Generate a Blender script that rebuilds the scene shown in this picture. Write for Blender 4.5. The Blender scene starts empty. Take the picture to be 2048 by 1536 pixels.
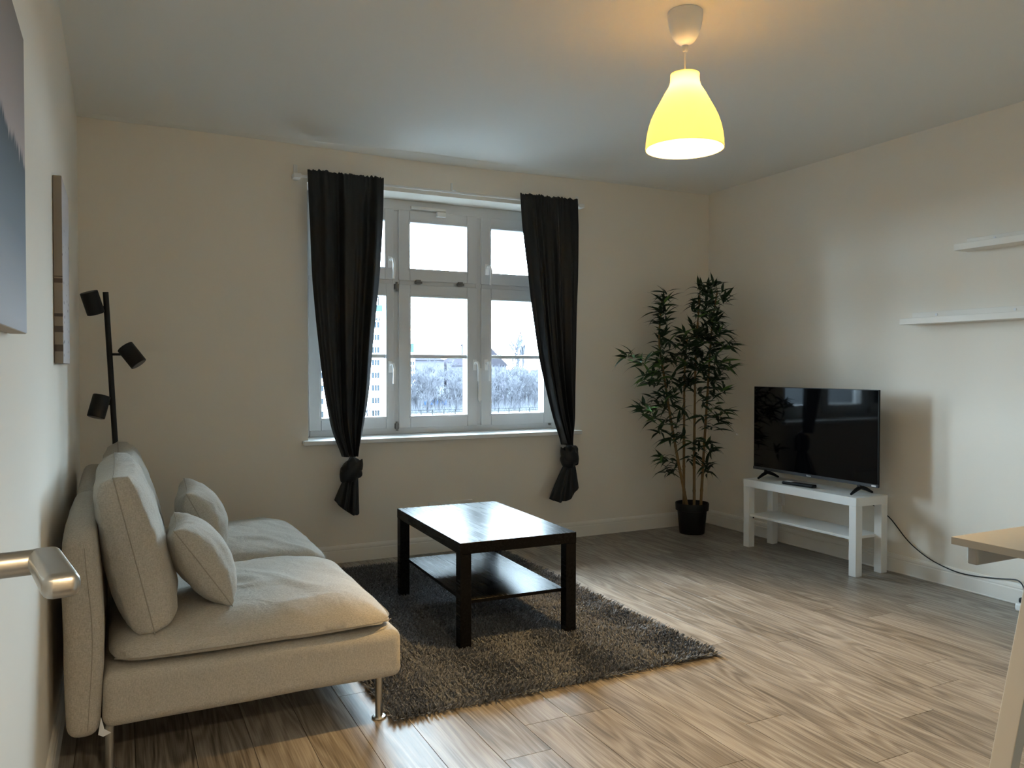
import bpy, bmesh, math, random
import numpy as np
from mathutils import Vector, Matrix, noise

C = bpy.context.scene.collection
SC = bpy.context.scene
PI = math.pi

# ------------------------------------------------------------------ camera, sky, exposure
W, D, H = 4.226, 4.753, 2.513          # room: left wall x=0, right wall x=W, window wall y=D
CAM = Vector((0.1847, 0.0, 1.1814))
yaw, pitch, roll = 0.461762, -0.019468, 0.000546
f = Vector((math.sin(yaw) * math.cos(pitch), math.cos(yaw) * math.cos(pitch), math.sin(pitch)))
r0 = Vector((math.cos(yaw), -math.sin(yaw), 0)); u0 = r0.cross(f)
r = math.cos(roll) * r0 + math.sin(roll) * u0
u = math.cos(roll) * u0 - math.sin(roll) * r0
cd = bpy.data.cameras.new('camera'); cam = bpy.data.objects.new('camera', cd); C.objects.link(cam)
cam.matrix_world = Matrix(((r.x, u.x, -f.x, CAM.x), (r.y, u.y, -f.y, CAM.y), (r.z, u.z, -f.z, CAM.z), (0, 0, 0, 1)))
cd.sensor_width = 36.0; cd.lens = 1581.29 / 2048 * 36.0; cd.clip_start = 0.02; cd.clip_end = 8000
SC.camera = cam

SKY_COL, SKY_STR = (0.67, 0.85, 1.0), 22.5
LAMP_COL, LAMP_STR = (1.0, 0.63, 0.24), 1650.0
FILL_W = 16.0
SC.view_settings.view_transform = 'Standard'
SC.view_settings.look = 'None'
SC.view_settings.gamma = 1.0
SC.view_settings.use_curve_mapping = False
SC.view_settings.exposure = 1.55
world = bpy.data.worlds.new('overcast_sky'); SC.world = world; world.use_nodes = True
bg = world.node_tree.nodes['Background']
bg.inputs[0].default_value = (*SKY_COL, 1); bg.inputs[1].default_value = SKY_STR
pl = bpy.data.lights.new('window_portal', 'AREA'); pl.shape = 'RECTANGLE'; pl.size = 1.85; pl.size_y = 1.54
po = bpy.data.objects.new('window_portal', pl); C.objects.link(po)
po.location = (2.117, D + 0.34, 1.515); po.rotation_euler = (-PI / 2, 0, 0)
pl.cycles.is_portal = True
SC.cycles.max_bounces = 14; SC.cycles.diffuse_bounces = 8; SC.cycles.transparent_max_bounces = 16
SC.cycles.use_denoising = True
SC.cycles.sample_clamp_indirect = 6.0

# ------------------------------------------------------------------ node helpers
def mat(name):
    m = bpy.data.materials.new(name); m.use_nodes = True
    nt = m.node_tree; b = nt.nodes['Principled BSDF']
    return m, nt, b
def nd(nt, t, **kw):
    n = nt.nodes.new(t)
    for k, v in kw.items():
        if k.startswith('i_'): n.inputs[int(k[2:])].default_value = v
        else: setattr(n, k, v)
    return n
def simple(name, col, rough=0.5, spec=0.5, metal=0.0, bump=0.0, bscale=200.0, vary=0.0, vscale=6.0, coat=0.0):
    m, nt, b = mat(name)
    b.inputs['Base Color'].default_value = (*col, 1); b.inputs['Roughness'].default_value = rough
    b.inputs['Specular IOR Level'].default_value = spec; b.inputs['Metallic'].default_value = metal
    b.inputs['Coat Weight'].default_value = coat
    tc = nd(nt, 'ShaderNodeTexCoord')
    if vary > 0:
        n = nd(nt, 'ShaderNodeTexNoise'); n.inputs['Scale'].default_value = vscale; n.inputs['Detail'].default_value = 5
        nt.links.new(tc.outputs['Object'], n.inputs['Vector'])
        mx = nd(nt, 'ShaderNodeMix', data_type='RGBA')
        mx.inputs[6].default_value = (*[c * (1 - vary) for c in col], 1); mx.inputs[7].default_value = (*[min(1, c * (1 + vary)) for c in col], 1)
        nt.links.new(n.outputs['Fac'], mx.inputs[0]); nt.links.new(mx.outputs[2], b.inputs['Base Color'])
    if bump > 0:
        n = nd(nt, 'ShaderNodeTexNoise'); n.inputs['Scale'].default_value = bscale; n.inputs['Detail'].default_value = 4
        nt.links.new(tc.outputs['Object'], n.inputs['Vector'])
        bp = nd(nt, 'ShaderNodeBump'); bp.inputs['Strength'].default_value = bump; bp.inputs['Distance'].default_value = 0.002
        nt.links.new(n.outputs['Fac'], bp.inputs['Height']); nt.links.new(bp.outputs[0], b.inputs['Normal'])
    return m

M = {}
M['wall'] = simple('wall_paint', (0.81, 0.76, 0.675), 0.85, 0.25, bump=0.25, bscale=45, vary=0.012, vscale=3)
M['ceiling'] = simple('ceiling_paint', (0.80, 0.79, 0.75), 0.9, 0.2, bump=0.2, bscale=30)
M['trim'] = simple('trim_paint', (0.80, 0.77, 0.71), 0.45, 0.4)
M['pvc'] = simple('white_window_plastic', (0.70, 0.71, 0.72), 0.28, 0.5)
M['white'] = simple('white_foil', (0.78, 0.785, 0.77), 0.35, 0.5)
M['whiteplastic'] = simple('white_plastic', (0.80, 0.79, 0.76), 0.4, 0.5)
M['black_metal'] = simple('black_powder_coat', (0.006, 0.006, 0.006), 0.5, 0.35, bump=0.1, bscale=400)
M['black_plastic'] = simple('black_plastic', (0.005, 0.005, 0.006), 0.45, 0.25)
M['bezel'] = simple('dark_grey_bezel', (0.045, 0.048, 0.055), 0.35, 0.5)
M['screen'] = simple('glossy_screen', (0.002, 0.002, 0.0025), 0.05, 0.30)
M['steel'] = simple('brushed_steel', (0.55, 0.53, 0.48), 0.33, 0.5, metal=1.0, bump=0.04, bscale=300)
M['hinge'] = simple('hinge_metal', (0.22, 0.21, 0.20), 0.4, 0.5, metal=0.8)
M['pot'] = simple('black_pot_plastic', (0.004, 0.004, 0.004), 0.55, 0.3)
M['soil'] = simple('dark_soil', (0.02, 0.016, 0.012), 0.95, 0.1, bump=0.8, bscale=80)
M['cane'] = simple('bamboo_cane', (0.21, 0.125, 0.045), 0.5, 0.4, vary=0.35, vscale=25)
M['twig'] = simple('plant_twig', (0.07, 0.07, 0.03), 0.6, 0.3)
M['cable'] = simple('black_cable', (0.004, 0.004, 0.004), 0.5, 0.4)
M['desk_top'] = simple('beige_desk_laminate', (0.64, 0.565, 0.44), 0.45, 0.45, vary=0.02, vscale=40)
M['desk_edge'] = simple('beige_desk_edge', (0.44, 0.40, 0.33), 0.5, 0.4)
M['desk_leg'] = simple('light_beige_lacquer', (0.50, 0.475, 0.42), 0.5, 0.4)
M['rail'] = simple('grey_beige_rail', (0.36, 0.35, 0.32), 0.5, 0.3)
M['handle'] = simple('bright_white_plastic', (0.90, 0.90, 0.89), 0.3, 0.5)
M['canvas_side'] = simple('canvas_edge', (0.50, 0.44, 0.38), 0.85, 0.2)
M['decal'] = simple('white_print', (0.75, 0.77, 0.79), 0.5, 0.4)

def linen(name, c1, c2):
    m, nt, b = mat(name)
    tc = nd(nt, 'ShaderNodeTexCoord')
    n1 = nd(nt, 'ShaderNodeTexNoise'); n1.inputs['Scale'].default_value = 480; n1.inputs['Detail'].default_value = 3
    mp1 = nd(nt, 'ShaderNodeMapping'); mp1.inputs['Scale'].default_value = (1, 1, 0.25)
    mp2 = nd(nt, 'ShaderNodeMapping'); mp2.inputs['Scale'].default_value = (0.3, 0.3, 1.2)
    n2 = nd(nt, 'ShaderNodeTexNoise'); n2.inputs['Scale'].default_value = 480; n2.inputs['Detail'].default_value = 3
    nt.links.new(tc.outputs['Object'], mp1.inputs[0]); nt.links.new(mp1.outputs[0], n1.inputs['Vector'])
    nt.links.new(tc.outputs['Object'], mp2.inputs[0]); nt.links.new(mp2.outputs[0], n2.inputs['Vector'])
    ad = nd(nt, 'ShaderNodeMath', operation='ADD'); nt.links.new(n1.outputs['Fac'], ad.inputs[0]); nt.links.new(n2.outputs['Fac'], ad.inputs[1])
    rg = nd(nt, 'ShaderNodeMapRange'); rg.inputs[1].default_value = 0.75; rg.inputs[2].default_value = 1.25
    nt.links.new(ad.outputs[0], rg.inputs[0])
    mx = nd(nt, 'ShaderNodeMix', data_type='RGBA'); mx.inputs[6].default_value = (*c1, 1); mx.inputs[7].default_value = (*c2, 1)
    nt.links.new(rg.outputs[0], mx.inputs[0]); nt.links.new(mx.outputs[2], b.inputs['Base Color'])
    n3 = nd(nt, 'ShaderNodeTexNoise'); n3.inputs['Scale'].default_value = 9; n3.inputs['Detail'].default_value = 5; n3.inputs['Distortion'].default_value = 0.8
    nt.links.new(tc.outputs['Object'], n3.inputs['Vector'])
    bp0 = nd(nt, 'ShaderNodeBump'); bp0.inputs['Strength'].default_value = 0.35; bp0.inputs['Distance'].default_value = 0.02
    nt.links.new(n3.outputs['Fac'], bp0.inputs['Height'])
    bp = nd(nt, 'ShaderNodeBump'); bp.inputs['Strength'].default_value = 0.35; bp.inputs['Distance'].default_value = 0.0015
    nt.links.new(ad.outputs[0], bp.inputs['Height']); nt.links.new(bp0.outputs[0], bp.inputs['Normal'])
    nt.links.new(bp.outputs[0], b.inputs['Normal'])
    b.inputs['Roughness'].default_value = 0.95; b.inputs['Specular IOR Level'].default_value = 0.15
    b.inputs['Sheen Weight'].default_value = 0.15
    return m
M['linen'] = linen('beige_linen', (0.375, 0.347, 0.297), (0.53, 0.498, 0.437))
M['seam'] = simple('linen_seam_thread', (0.34, 0.31, 0.26), 0.95, 0.1)

def curtain_mat():
    m, nt, b = mat('charcoal_curtain')
    b.inputs['Base Color'].default_value = (0.006, 0.0065, 0.0075, 1); b.inputs['Roughness'].default_value = 0.5
    b.inputs['Specular IOR Level'].default_value = 0.35; b.inputs['Sheen Weight'].default_value = 0.12; b.inputs['Sheen Roughness'].default_value = 0.4
    return m
M['curtain'] = curtain_mat()

def floor_mat():
    m, nt, b = mat('grey_oak_plank')
    L = nt.links.new
    tc = nd(nt, 'ShaderNodeTexCoord'); oi = nd(nt, 'ShaderNodeObjectInfo')
    mul = nd(nt, 'ShaderNodeMath', operation='MULTIPLY'); mul.inputs[1].default_value = 37.0; L(oi.outputs['Random'], mul.inputs[0])
    cmb = nd(nt, 'ShaderNodeCombineXYZ'); L(mul.outputs[0], cmb.inputs[0]); L(mul.outputs[0], cmb.inputs[1])
    off = nd(nt, 'ShaderNodeVectorMath', operation='ADD'); L(tc.outputs['Object'], off.inputs[0]); L(cmb.outputs[0], off.inputs[1])
    # cathedral grain: rings of a long ellipsoid, distorted
    mpa = nd(nt, 'ShaderNodeMapping'); mpa.inputs['Scale'].default_value = (7.0, 0.75, 1); L(off.outputs[0], mpa.inputs[0])
    na = nd(nt, 'ShaderNodeTexNoise'); na.inputs['Scale'].default_value = 1.0; na.inputs['Detail'].default_value = 2.0; na.inputs['Roughness'].default_value = 0.45
    L(mpa.outputs[0], na.inputs['Vector'])
    rings = nd(nt, 'ShaderNodeMath', operation='MULTIPLY'); rings.inputs[1].default_value = 95.0; L(na.outputs['Fac'], rings.inputs[0])
    sn = nd(nt, 'ShaderNodeMath', operation='SINE'); L(rings.outputs[0], sn.inputs[0])
    mpb = nd(nt, 'ShaderNodeMapping'); mpb.inputs['Scale'].default_value = (190, 4.5, 1); L(off.outputs[0], mpb.inputs[0])
    nb = nd(nt, 'ShaderNodeTexNoise'); nb.inputs['Scale'].default_value = 1.0; nb.inputs['Detail'].default_value = 4; L(mpb.outputs[0], nb.inputs['Vector'])
    mpc = nd(nt, 'ShaderNodeMapping'); mpc.inputs['Scale'].default_value = (14, 1.2, 1); L(off.outputs[0], mpc.inputs[0])
    nc = nd(nt, 'ShaderNodeTexNoise'); nc.inputs['Scale'].default_value = 1.0; nc.inputs['Detail'].default_value = 4; L(mpc.outputs[0], nc.inputs['Vector'])
    a1 = nd(nt, 'ShaderNodeMath', operation='MULTIPLY_ADD'); a1.inputs[1].default_value = 0.13; a1.inputs[2].default_value = 0.0; L(sn.outputs[0], a1.inputs[0])
    a2 = nd(nt, 'ShaderNodeMath', operation='MULTIPLY_ADD'); a2.inputs[1].default_value = 0.95; L(nb.outputs['Fac'], a2.inputs[0]); L(a1.outputs[0], a2.inputs[2])
    a3 = nd(nt, 'ShaderNodeMath', operation='MULTIPLY_ADD'); a3.inputs[1].default_value = 0.55; L(nc.outputs['Fac'], a3.inputs[0]); L(a2.outputs[0], a3.inputs[2])
    a4 = nd(nt, 'ShaderNodeMath', operation='MULTIPLY_ADD'); a4.inputs[1].default_value = 0.22; L(oi.outputs['Random'], a4.inputs[0]); L(a3.outputs[0], a4.inputs[2])
    cr = nd(nt, 'ShaderNodeValToRGB'); e = cr.color_ramp
    e.elements[0].position = 0.55; e.elements[0].color = (0.105, 0.087, 0.069, 1)
    e.elements[1].position = 1.32; e.elements[1].color = (0.395, 0.363, 0.32, 1)
    rg = nd(nt, 'ShaderNodeMapRange'); rg.inputs[1].default_value = 0.46; rg.inputs[2].default_value = 1.28; L(a4.outputs[0], rg.inputs[0])
    e.elements[0].position = 0.08; e.elements[1].position = 0.92
    k = e.elements.new(0.5); k.color = (0.245, 0.213, 0.178, 1)
    L(rg.outputs[0], cr.inputs[0]); L(cr.outputs[0], b.inputs['Base Color'])
    bp = nd(nt, 'ShaderNodeBump'); bp.inputs['Strength'].default_value = 0.12; bp.inputs['Distance'].default_value = 0.001
    L(a3.outputs[0], bp.inputs['Height']); L(bp.outputs[0], b.inputs['Normal'])
    b.inputs['Roughness'].default_value = 0.40; b.inputs['Specular IOR Level'].default_value = 0.42
    return m
M['floor'] = floor_mat()
M['joint'] = simple('floor_joint', (0.06, 0.045, 0.033), 0.9, 0.1)

def blackwood():
    m, nt, b = mat('black_brown_foil')
    L = nt.links.new
    tc = nd(nt, 'ShaderNodeTexCoord')
    mp = nd(nt, 'ShaderNodeMapping'); mp.inputs['Scale'].default_value = (90, 5, 90); L(tc.outputs['Object'], mp.inputs[0])
    n = nd(nt, 'ShaderNodeTexNoise'); n.inputs['Scale'].default_value = 1; n.inputs['Detail'].default_value = 5; L(mp.outputs[0], n.inputs['Vector'])
    n2 = nd(nt, 'ShaderNodeTexNoise'); n2.inputs['Scale'].default_value = 4; n2.inputs['Detail'].default_value = 3; L(tc.outputs['Object'], n2.inputs['Vector'])
    cr = nd(nt, 'ShaderNodeValToRGB'); cr.color_ramp.elements[0].color = (0.003, 0.0028, 0.0028, 1); cr.color_ramp.elements[1].color = (0.012, 0.011, 0.0105, 1)
    L(n.outputs['Fac'], cr.inputs[0]); L(cr.outputs[0], b.inputs['Base Color'])
    ml = nd(nt, 'ShaderNodeMath', operation='MULTIPLY'); L(n.outputs['Fac'], ml.inputs[0]); L(n2.outputs['Fac'], ml.inputs[1])
    rg = nd(nt, 'ShaderNodeMapRange'); rg.inputs[1].default_value = 0.15; rg.inputs[2].default_value = 0.40; rg.inputs[3].default_value = 0.25; rg.inputs[4].default_value = 0.31
    L(ml.outputs[0], rg.inputs[0]); L(rg.outputs[0], b.inputs['Roughness'])
    bp = nd(nt, 'ShaderNodeBump'); bp.inputs['Strength'].default_value = 0.05; bp.inputs['Distance'].default_value = 0.0004
    L(n.outputs['Fac'], bp.inputs['Height']); L(bp.outputs[0], b.inputs['Normal'])
    b.inputs['Specular IOR Level'].default_value = 0.0
    g = nd(nt, 'ShaderNodeBsdfGlossy'); g.inputs['Roughness'].default_value = 0.24; L(bp.outputs[0], g.inputs['Normal']); L(rg.outputs[0], g.inputs['Roughness'])
    ms = nd(nt, 'ShaderNodeMixShader'); lw = nd(nt, 'ShaderNodeLayerWeight'); lw.inputs[0].default_value = 0.5
    pw = nd(nt, 'ShaderNodeMath', operation='POWER'); pw.inputs[1].default_value = 3.0; L(lw.outputs['Facing'], pw.inputs[0])
    ma = nd(nt, 'ShaderNodeMath', operation='MULTIPLY_ADD'); ma.inputs[1].default_value = 0.27; ma.inputs[2].default_value = 0.004; L(pw.outputs[0], ma.inputs[0]); L(ma.outputs[0], ms.inputs[0])
    out = [n_ for n_ in nt.nodes if n_.type == 'OUTPUT_MATERIAL'][0]
    L(b.outputs[0], ms.inputs[1]); L(g.outputs[0], ms.inputs[2]); L(ms.outputs[0], out.inputs[0])
    return m
M['blackwood'] = blackwood()

def glass():
    m = bpy.data.materials.new('window_glass'); m.use_nodes = True; nt = m.node_tree; nt.nodes.clear()
    o = nd(nt, 'ShaderNodeOutputMaterial'); mx = nd(nt, 'ShaderNodeMixShader'); fr = nd(nt, 'ShaderNodeFresnel'); fr.inputs[0].default_value = 1.3
    t = nd(nt, 'ShaderNodeBsdfTransparent'); t.inputs[0].default_value = (0.96, 0.985, 0.985, 1)
    g = nd(nt, 'ShaderNodeBsdfGlossy'); g.inputs['Roughness'].default_value = 0.0
    nt.links.new(fr.outputs[0], mx.inputs[0]); nt.links.new(t.outputs[0], mx.inputs[1]); nt.links.new(g.outputs[0], mx.inputs[2]); nt.links.new(mx.outputs[0], o.inputs[0])
    return m
M['glass'] = glass()

def shade_mat():
    m = bpy.data.materials.new('opal_plastic'); m.use_nodes = True; nt = m.node_tree; nt.nodes.clear()
    o = nd(nt, 'ShaderNodeOutputMaterial'); mx = nd(nt, 'ShaderNodeMixShader'); mx.inputs[0].default_value = 0.25
    t = nd(nt, 'ShaderNodeBsdfTranslucent'); t.inputs[0].default_value = (0.88, 0.79, 0.56, 1)
    d = nd(nt, 'ShaderNodeBsdfDiffuse'); d.inputs[0].default_value = (0.62, 0.56, 0.42, 1)
    nt.links.new(t.outputs[0], mx.inputs[1]); nt.links.new(d.outputs[0], mx.inputs[2]); nt.links.new(mx.outputs[0], o.inputs[0])
    return m
M['shade'] = shade_mat()
def emit(name, col, st):
    m, nt, b = mat(name); b.inputs['Base Color'].default_value = (0.8, 0.8, 0.8, 1)
    b.inputs['Emission Color'].default_value = (*col, 1); b.inputs['Emission Strength'].default_value = st
    return m
M['bulb'] = emit('lamp_bulb_glow', LAMP_COL, LAMP_STR)

def rug_mat(name, c1, c2):
    m, nt, b = mat(name); L = nt.links.new
    tc = nd(nt, 'ShaderNodeTexCoord')
    n = nd(nt, 'ShaderNodeTexNoise'); n.inputs['Scale'].default_value = 130; n.inputs['Detail'].default_value = 2; L(tc.outputs['Object'], n.inputs['Vector'])
    rg = nd(nt, 'ShaderNodeMapRange'); rg.inputs[1].default_value = 0.3; rg.inputs[2].default_value = 0.7; L(n.outputs['Fac'], rg.inputs[0])
    mx = nd(nt, 'ShaderNodeMix', data_type='RGBA'); mx.inputs[6].default_value = (*c1, 1); mx.inputs[7].default_value = (*c2, 1)
    L(rg.outputs[0], mx.inputs[0]); L(mx.outputs[2], b.inputs['Base Color'])
    b.inputs['Roughness'].default_value = 0.9; b.inputs['Specular IOR Level'].default_value = 0.2; b.inputs['Sheen Weight'].default_value = 0.2
    return m
M['pile'] = rug_mat('grey_rug_yarn', (0.064, 0.068, 0.074), (0.265, 0.278, 0.300))
M['backing'] = simple('rug_backing', (0.05, 0.045, 0.04), 0.95, 0.1)

def leaf_mat():
    m, nt, b = mat('bamboo_leaf'); L = nt.links.new
    oi = nd(nt, 'ShaderNodeObjectInfo'); tc = nd(nt, 'ShaderNodeTexCoord')
    n = nd(nt, 'ShaderNodeTexNoise'); n.inputs['Scale'].default_value = 12; L(tc.outputs['Object'], n.inputs['Vector'])
    ad = nd(nt, 'ShaderNodeMath', operation='MULTIPLY_ADD'); ad.inputs[1].default_value = 0.5; L(n.outputs['Fac'], ad.inputs[0])
    ml = nd(nt, 'ShaderNodeMath', operation='MULTIPLY'); ml.inputs[1].default_value = 0.75; L(oi.outputs['Random'], ml.inputs[0]); L(ml.outputs[0], ad.inputs[2])
    cr = nd(nt, 'ShaderNodeValToRGB'); e = cr.color_ramp
    e.elements[0].position = 0.2; e.elements[0].color = (0.012, 0.030, 0.012, 1); e.elements[1].position = 1.0; e.elements[1].color = (0.11, 0.21, 0.045, 1)
    k = e.elements.new(0.75); k.color = (0.026, 0.060, 0.019, 1)
    L(ad.outputs[0], cr.inputs[0]); L(cr.outputs[0], b.inputs['Base Color'])
    b.inputs['Roughness'].default_value = 0.5; b.inputs['Specular IOR Level'].default_value = 0.35
    return m
M['leaf'] = leaf_mat()

def art_mountain():
    """misty forest print: pale sky, dark jagged treeline, fading to light mist below; object coords in metres (y along wall, z up)"""
    m, nt, b = mat('misty_forest_print'); L = nt.links.new
    tc = nd(nt, 'ShaderNodeTexCoord'); sp = nd(nt, 'ShaderNodeSeparateXYZ'); L(tc.outputs['Object'], sp.inputs[0])
    def ridge(scale, amp, off, seedy):
        mp = nd(nt, 'ShaderNodeMapping'); mp.inputs['Scale'].default_value = (0, scale, 0.0); mp.inputs['Location'].default_value = (seedy, 0, 0); L(tc.outputs['Object'], mp.inputs[0])
        n = nd(nt, 'ShaderNodeTexNoise'); n.inputs['Scale'].default_value = 1; n.inputs['Detail'].default_value = 6; n.inputs['Roughness'].default_value = 0.75; L(mp.outputs[0], n.inputs['Vector'])
        a = nd(nt, 'ShaderNodeMath', operation='MULTIPLY_ADD'); a.inputs[1].default_value = amp; a.inputs[2].default_value = off; L(n.outputs['Fac'], a.inputs[0])
        s = nd(nt, 'ShaderNodeMath', operation='SUBTRACT'); L(a.outputs[0], s.inputs[0]); L(sp.outputs['Z'], s.inputs[1])
        g = nd(nt, 'ShaderNodeMapRange'); g.inputs[1].default_value = 0.0; g.inputs[2].default_value = 0.012; L(s.outputs[0], g.inputs[0])
        return g
    gsky = nd(nt, 'ShaderNodeMapRange'); gsky.inputs[1].default_value = 0.30; gsky.inputs[2].default_value = 0.56; L(sp.outputs['Z'], gsky.inputs[0])
    sky = nd(nt, 'ShaderNodeMix', data_type='RGBA'); sky.inputs[6].default_value = (0.46, 0.40, 0.40, 1); sky.inputs[7].default_value = (0.23, 0.195, 0.175, 1); L(gsky.outputs[0], sky.inputs[0])
    gm = nd(nt, 'ShaderNodeMapRange'); gm.inputs[1].default_value = 0.02; gm.inputs[2].default_value = 0.36; L(sp.outputs['Z'], gm.inputs[0])
    forest = nd(nt, 'ShaderNodeValToRGB'); e = forest.color_ramp
    e.elements[0].position = 0.0; e.elements[0].color = (0.50, 0.53, 0.60, 1); e.elements[1].position = 1.0; e.elements[1].color = (0.045, 0.055, 0.06, 1)
    k = e.elements.new(0.45); k.color = (0.19, 0.225, 0.28, 1); L(gm.outputs[0], forest.inputs[0])
    r1 = ridge(9.0, 0.22, 0.22, 3.1)
    mx = nd(nt, 'ShaderNodeMix', data_type='RGBA'); L(r1.outputs[0], mx.inputs[0]); L(sky.outputs[2], mx.inputs[6]); L(forest.outputs[0], mx.inputs[7])
    L(mx.outputs[2], b.inputs['Base Color']); b.inputs['Roughness'].default_value = 0.8; b.inputs['Specular IOR Level'].default_value = 0.2
    return m
def art_branch():
    """pale lilac print with scattered dark leaf sprigs and two brown bands low on the wrap"""
    m, nt, b = mat('pale_blossom_print'); L = nt.links.new
    tc = nd(nt, 'ShaderNodeTexCoord'); sp = nd(nt, 'ShaderNodeSeparateXYZ'); L(tc.outputs['Object'], sp.inputs[0])
    mp = nd(nt, 'ShaderNodeMapping'); mp.inputs['Scale'].default_value = (0, 16, 34); L(tc.outputs['Object'], mp.inputs[0])
    v = nd(nt, 'ShaderNodeTexVoronoi'); v.inputs['Scale'].default_value = 1.0; L(mp.outputs[0], v.inputs['Vector'])
    n = nd(nt, 'ShaderNodeTexNoise'); n.inputs['Scale'].default_value = 30; n.inputs['Detail'].default_value = 4; L(tc.outputs['Object'], n.inputs['Vector'])
    a = nd(nt, 'ShaderNodeMath', operation='MULTIPLY_ADD'); a.inputs[1].default_value = 0.5; L(n.outputs['Fac'], a.inputs[0]); L(v.outputs['Distance'], a.inputs[2])
    g = nd(nt, 'ShaderNodeMapRange'); g.inputs[1].default_value = 0.44; g.inputs[2].default_value = 0.38; L(a.outputs[0], g.inputs[0])
    zz = nd(nt, 'ShaderNodeMapRange'); zz.inputs[1].default_value = 0.47; zz.inputs[2].default_value = 0.43; L(sp.outputs['Z'], zz.inputs[0])
    mm = nd(nt, 'ShaderNodeMath', operation='MULTIPLY'); L(g.outputs[0], mm.inputs[0]); L(zz.outputs[0], mm.inputs[1])
    mx = nd(nt, 'ShaderNodeMix', data_type='RGBA'); mx.inputs[6].default_value = (0.52, 0.49, 0.50, 1); mx.inputs[7].default_value = (0.13, 0.11, 0.115, 1)
    L(mm.outputs[0], mx.inputs[0]); L(mx.outputs[2], b.inputs['Base Color']); b.inputs['Roughness'].default_value = 0.8; b.inputs['Specular IOR Level'].default_value = 0.2
    return m
M['art1'] = art_mountain(); M['art2'] = art_branch()
M['art2_side'] = simple('taupe_canvas_wrap', (0.30, 0.26, 0.22), 0.85, 0.2)
M['art2_band'] = simple('dark_print_band', (0.11, 0.09, 0.08), 0.85, 0.2)
# outdoors
M['ground'] = simple('frosty_ground', (0.042, 0.045, 0.048), 0.95, 0.0, vary=0.3, vscale=0.15)
M['bark'] = simple('winter_bark', (0.020, 0.020, 0.023), 0.9, 0.0)
M['twigs'] = simple('winter_twigs', (0.042, 0.043, 0.050), 0.9, 0.0)
M['render'] = simple('white_render', (0.80, 0.80, 0.80), 0.9, 0.0)
M['brickfar'] = simple('pale_brick', (0.040, 0.039, 0.048), 0.9, 0.0)
M['bluetop'] = simple('blue_cladding', (0.022, 0.034, 0.040), 0.7, 0.0)
M['farglass'] = simple('far_window_glass', (0.014, 0.018, 0.022), 0.3, 0.0)
M['roof'] = simple('slate_roof', (0.016, 0.015, 0.018), 0.8, 0.0)
M['fence'] = simple('grey_rail', (0.012, 0.013, 0.014), 0.7, 0.0)
M['blue'] = simple('blue_sheet', (0.012, 0.030, 0.07), 0.5, 0.0)
M['red'] = simple('red_coat', (0.45, 0.10, 0.12), 0.8, 0.0)
M['ink'] = simple('dark_lettering', (0.012, 0.013, 0.016), 0.7, 0.0)

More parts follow.
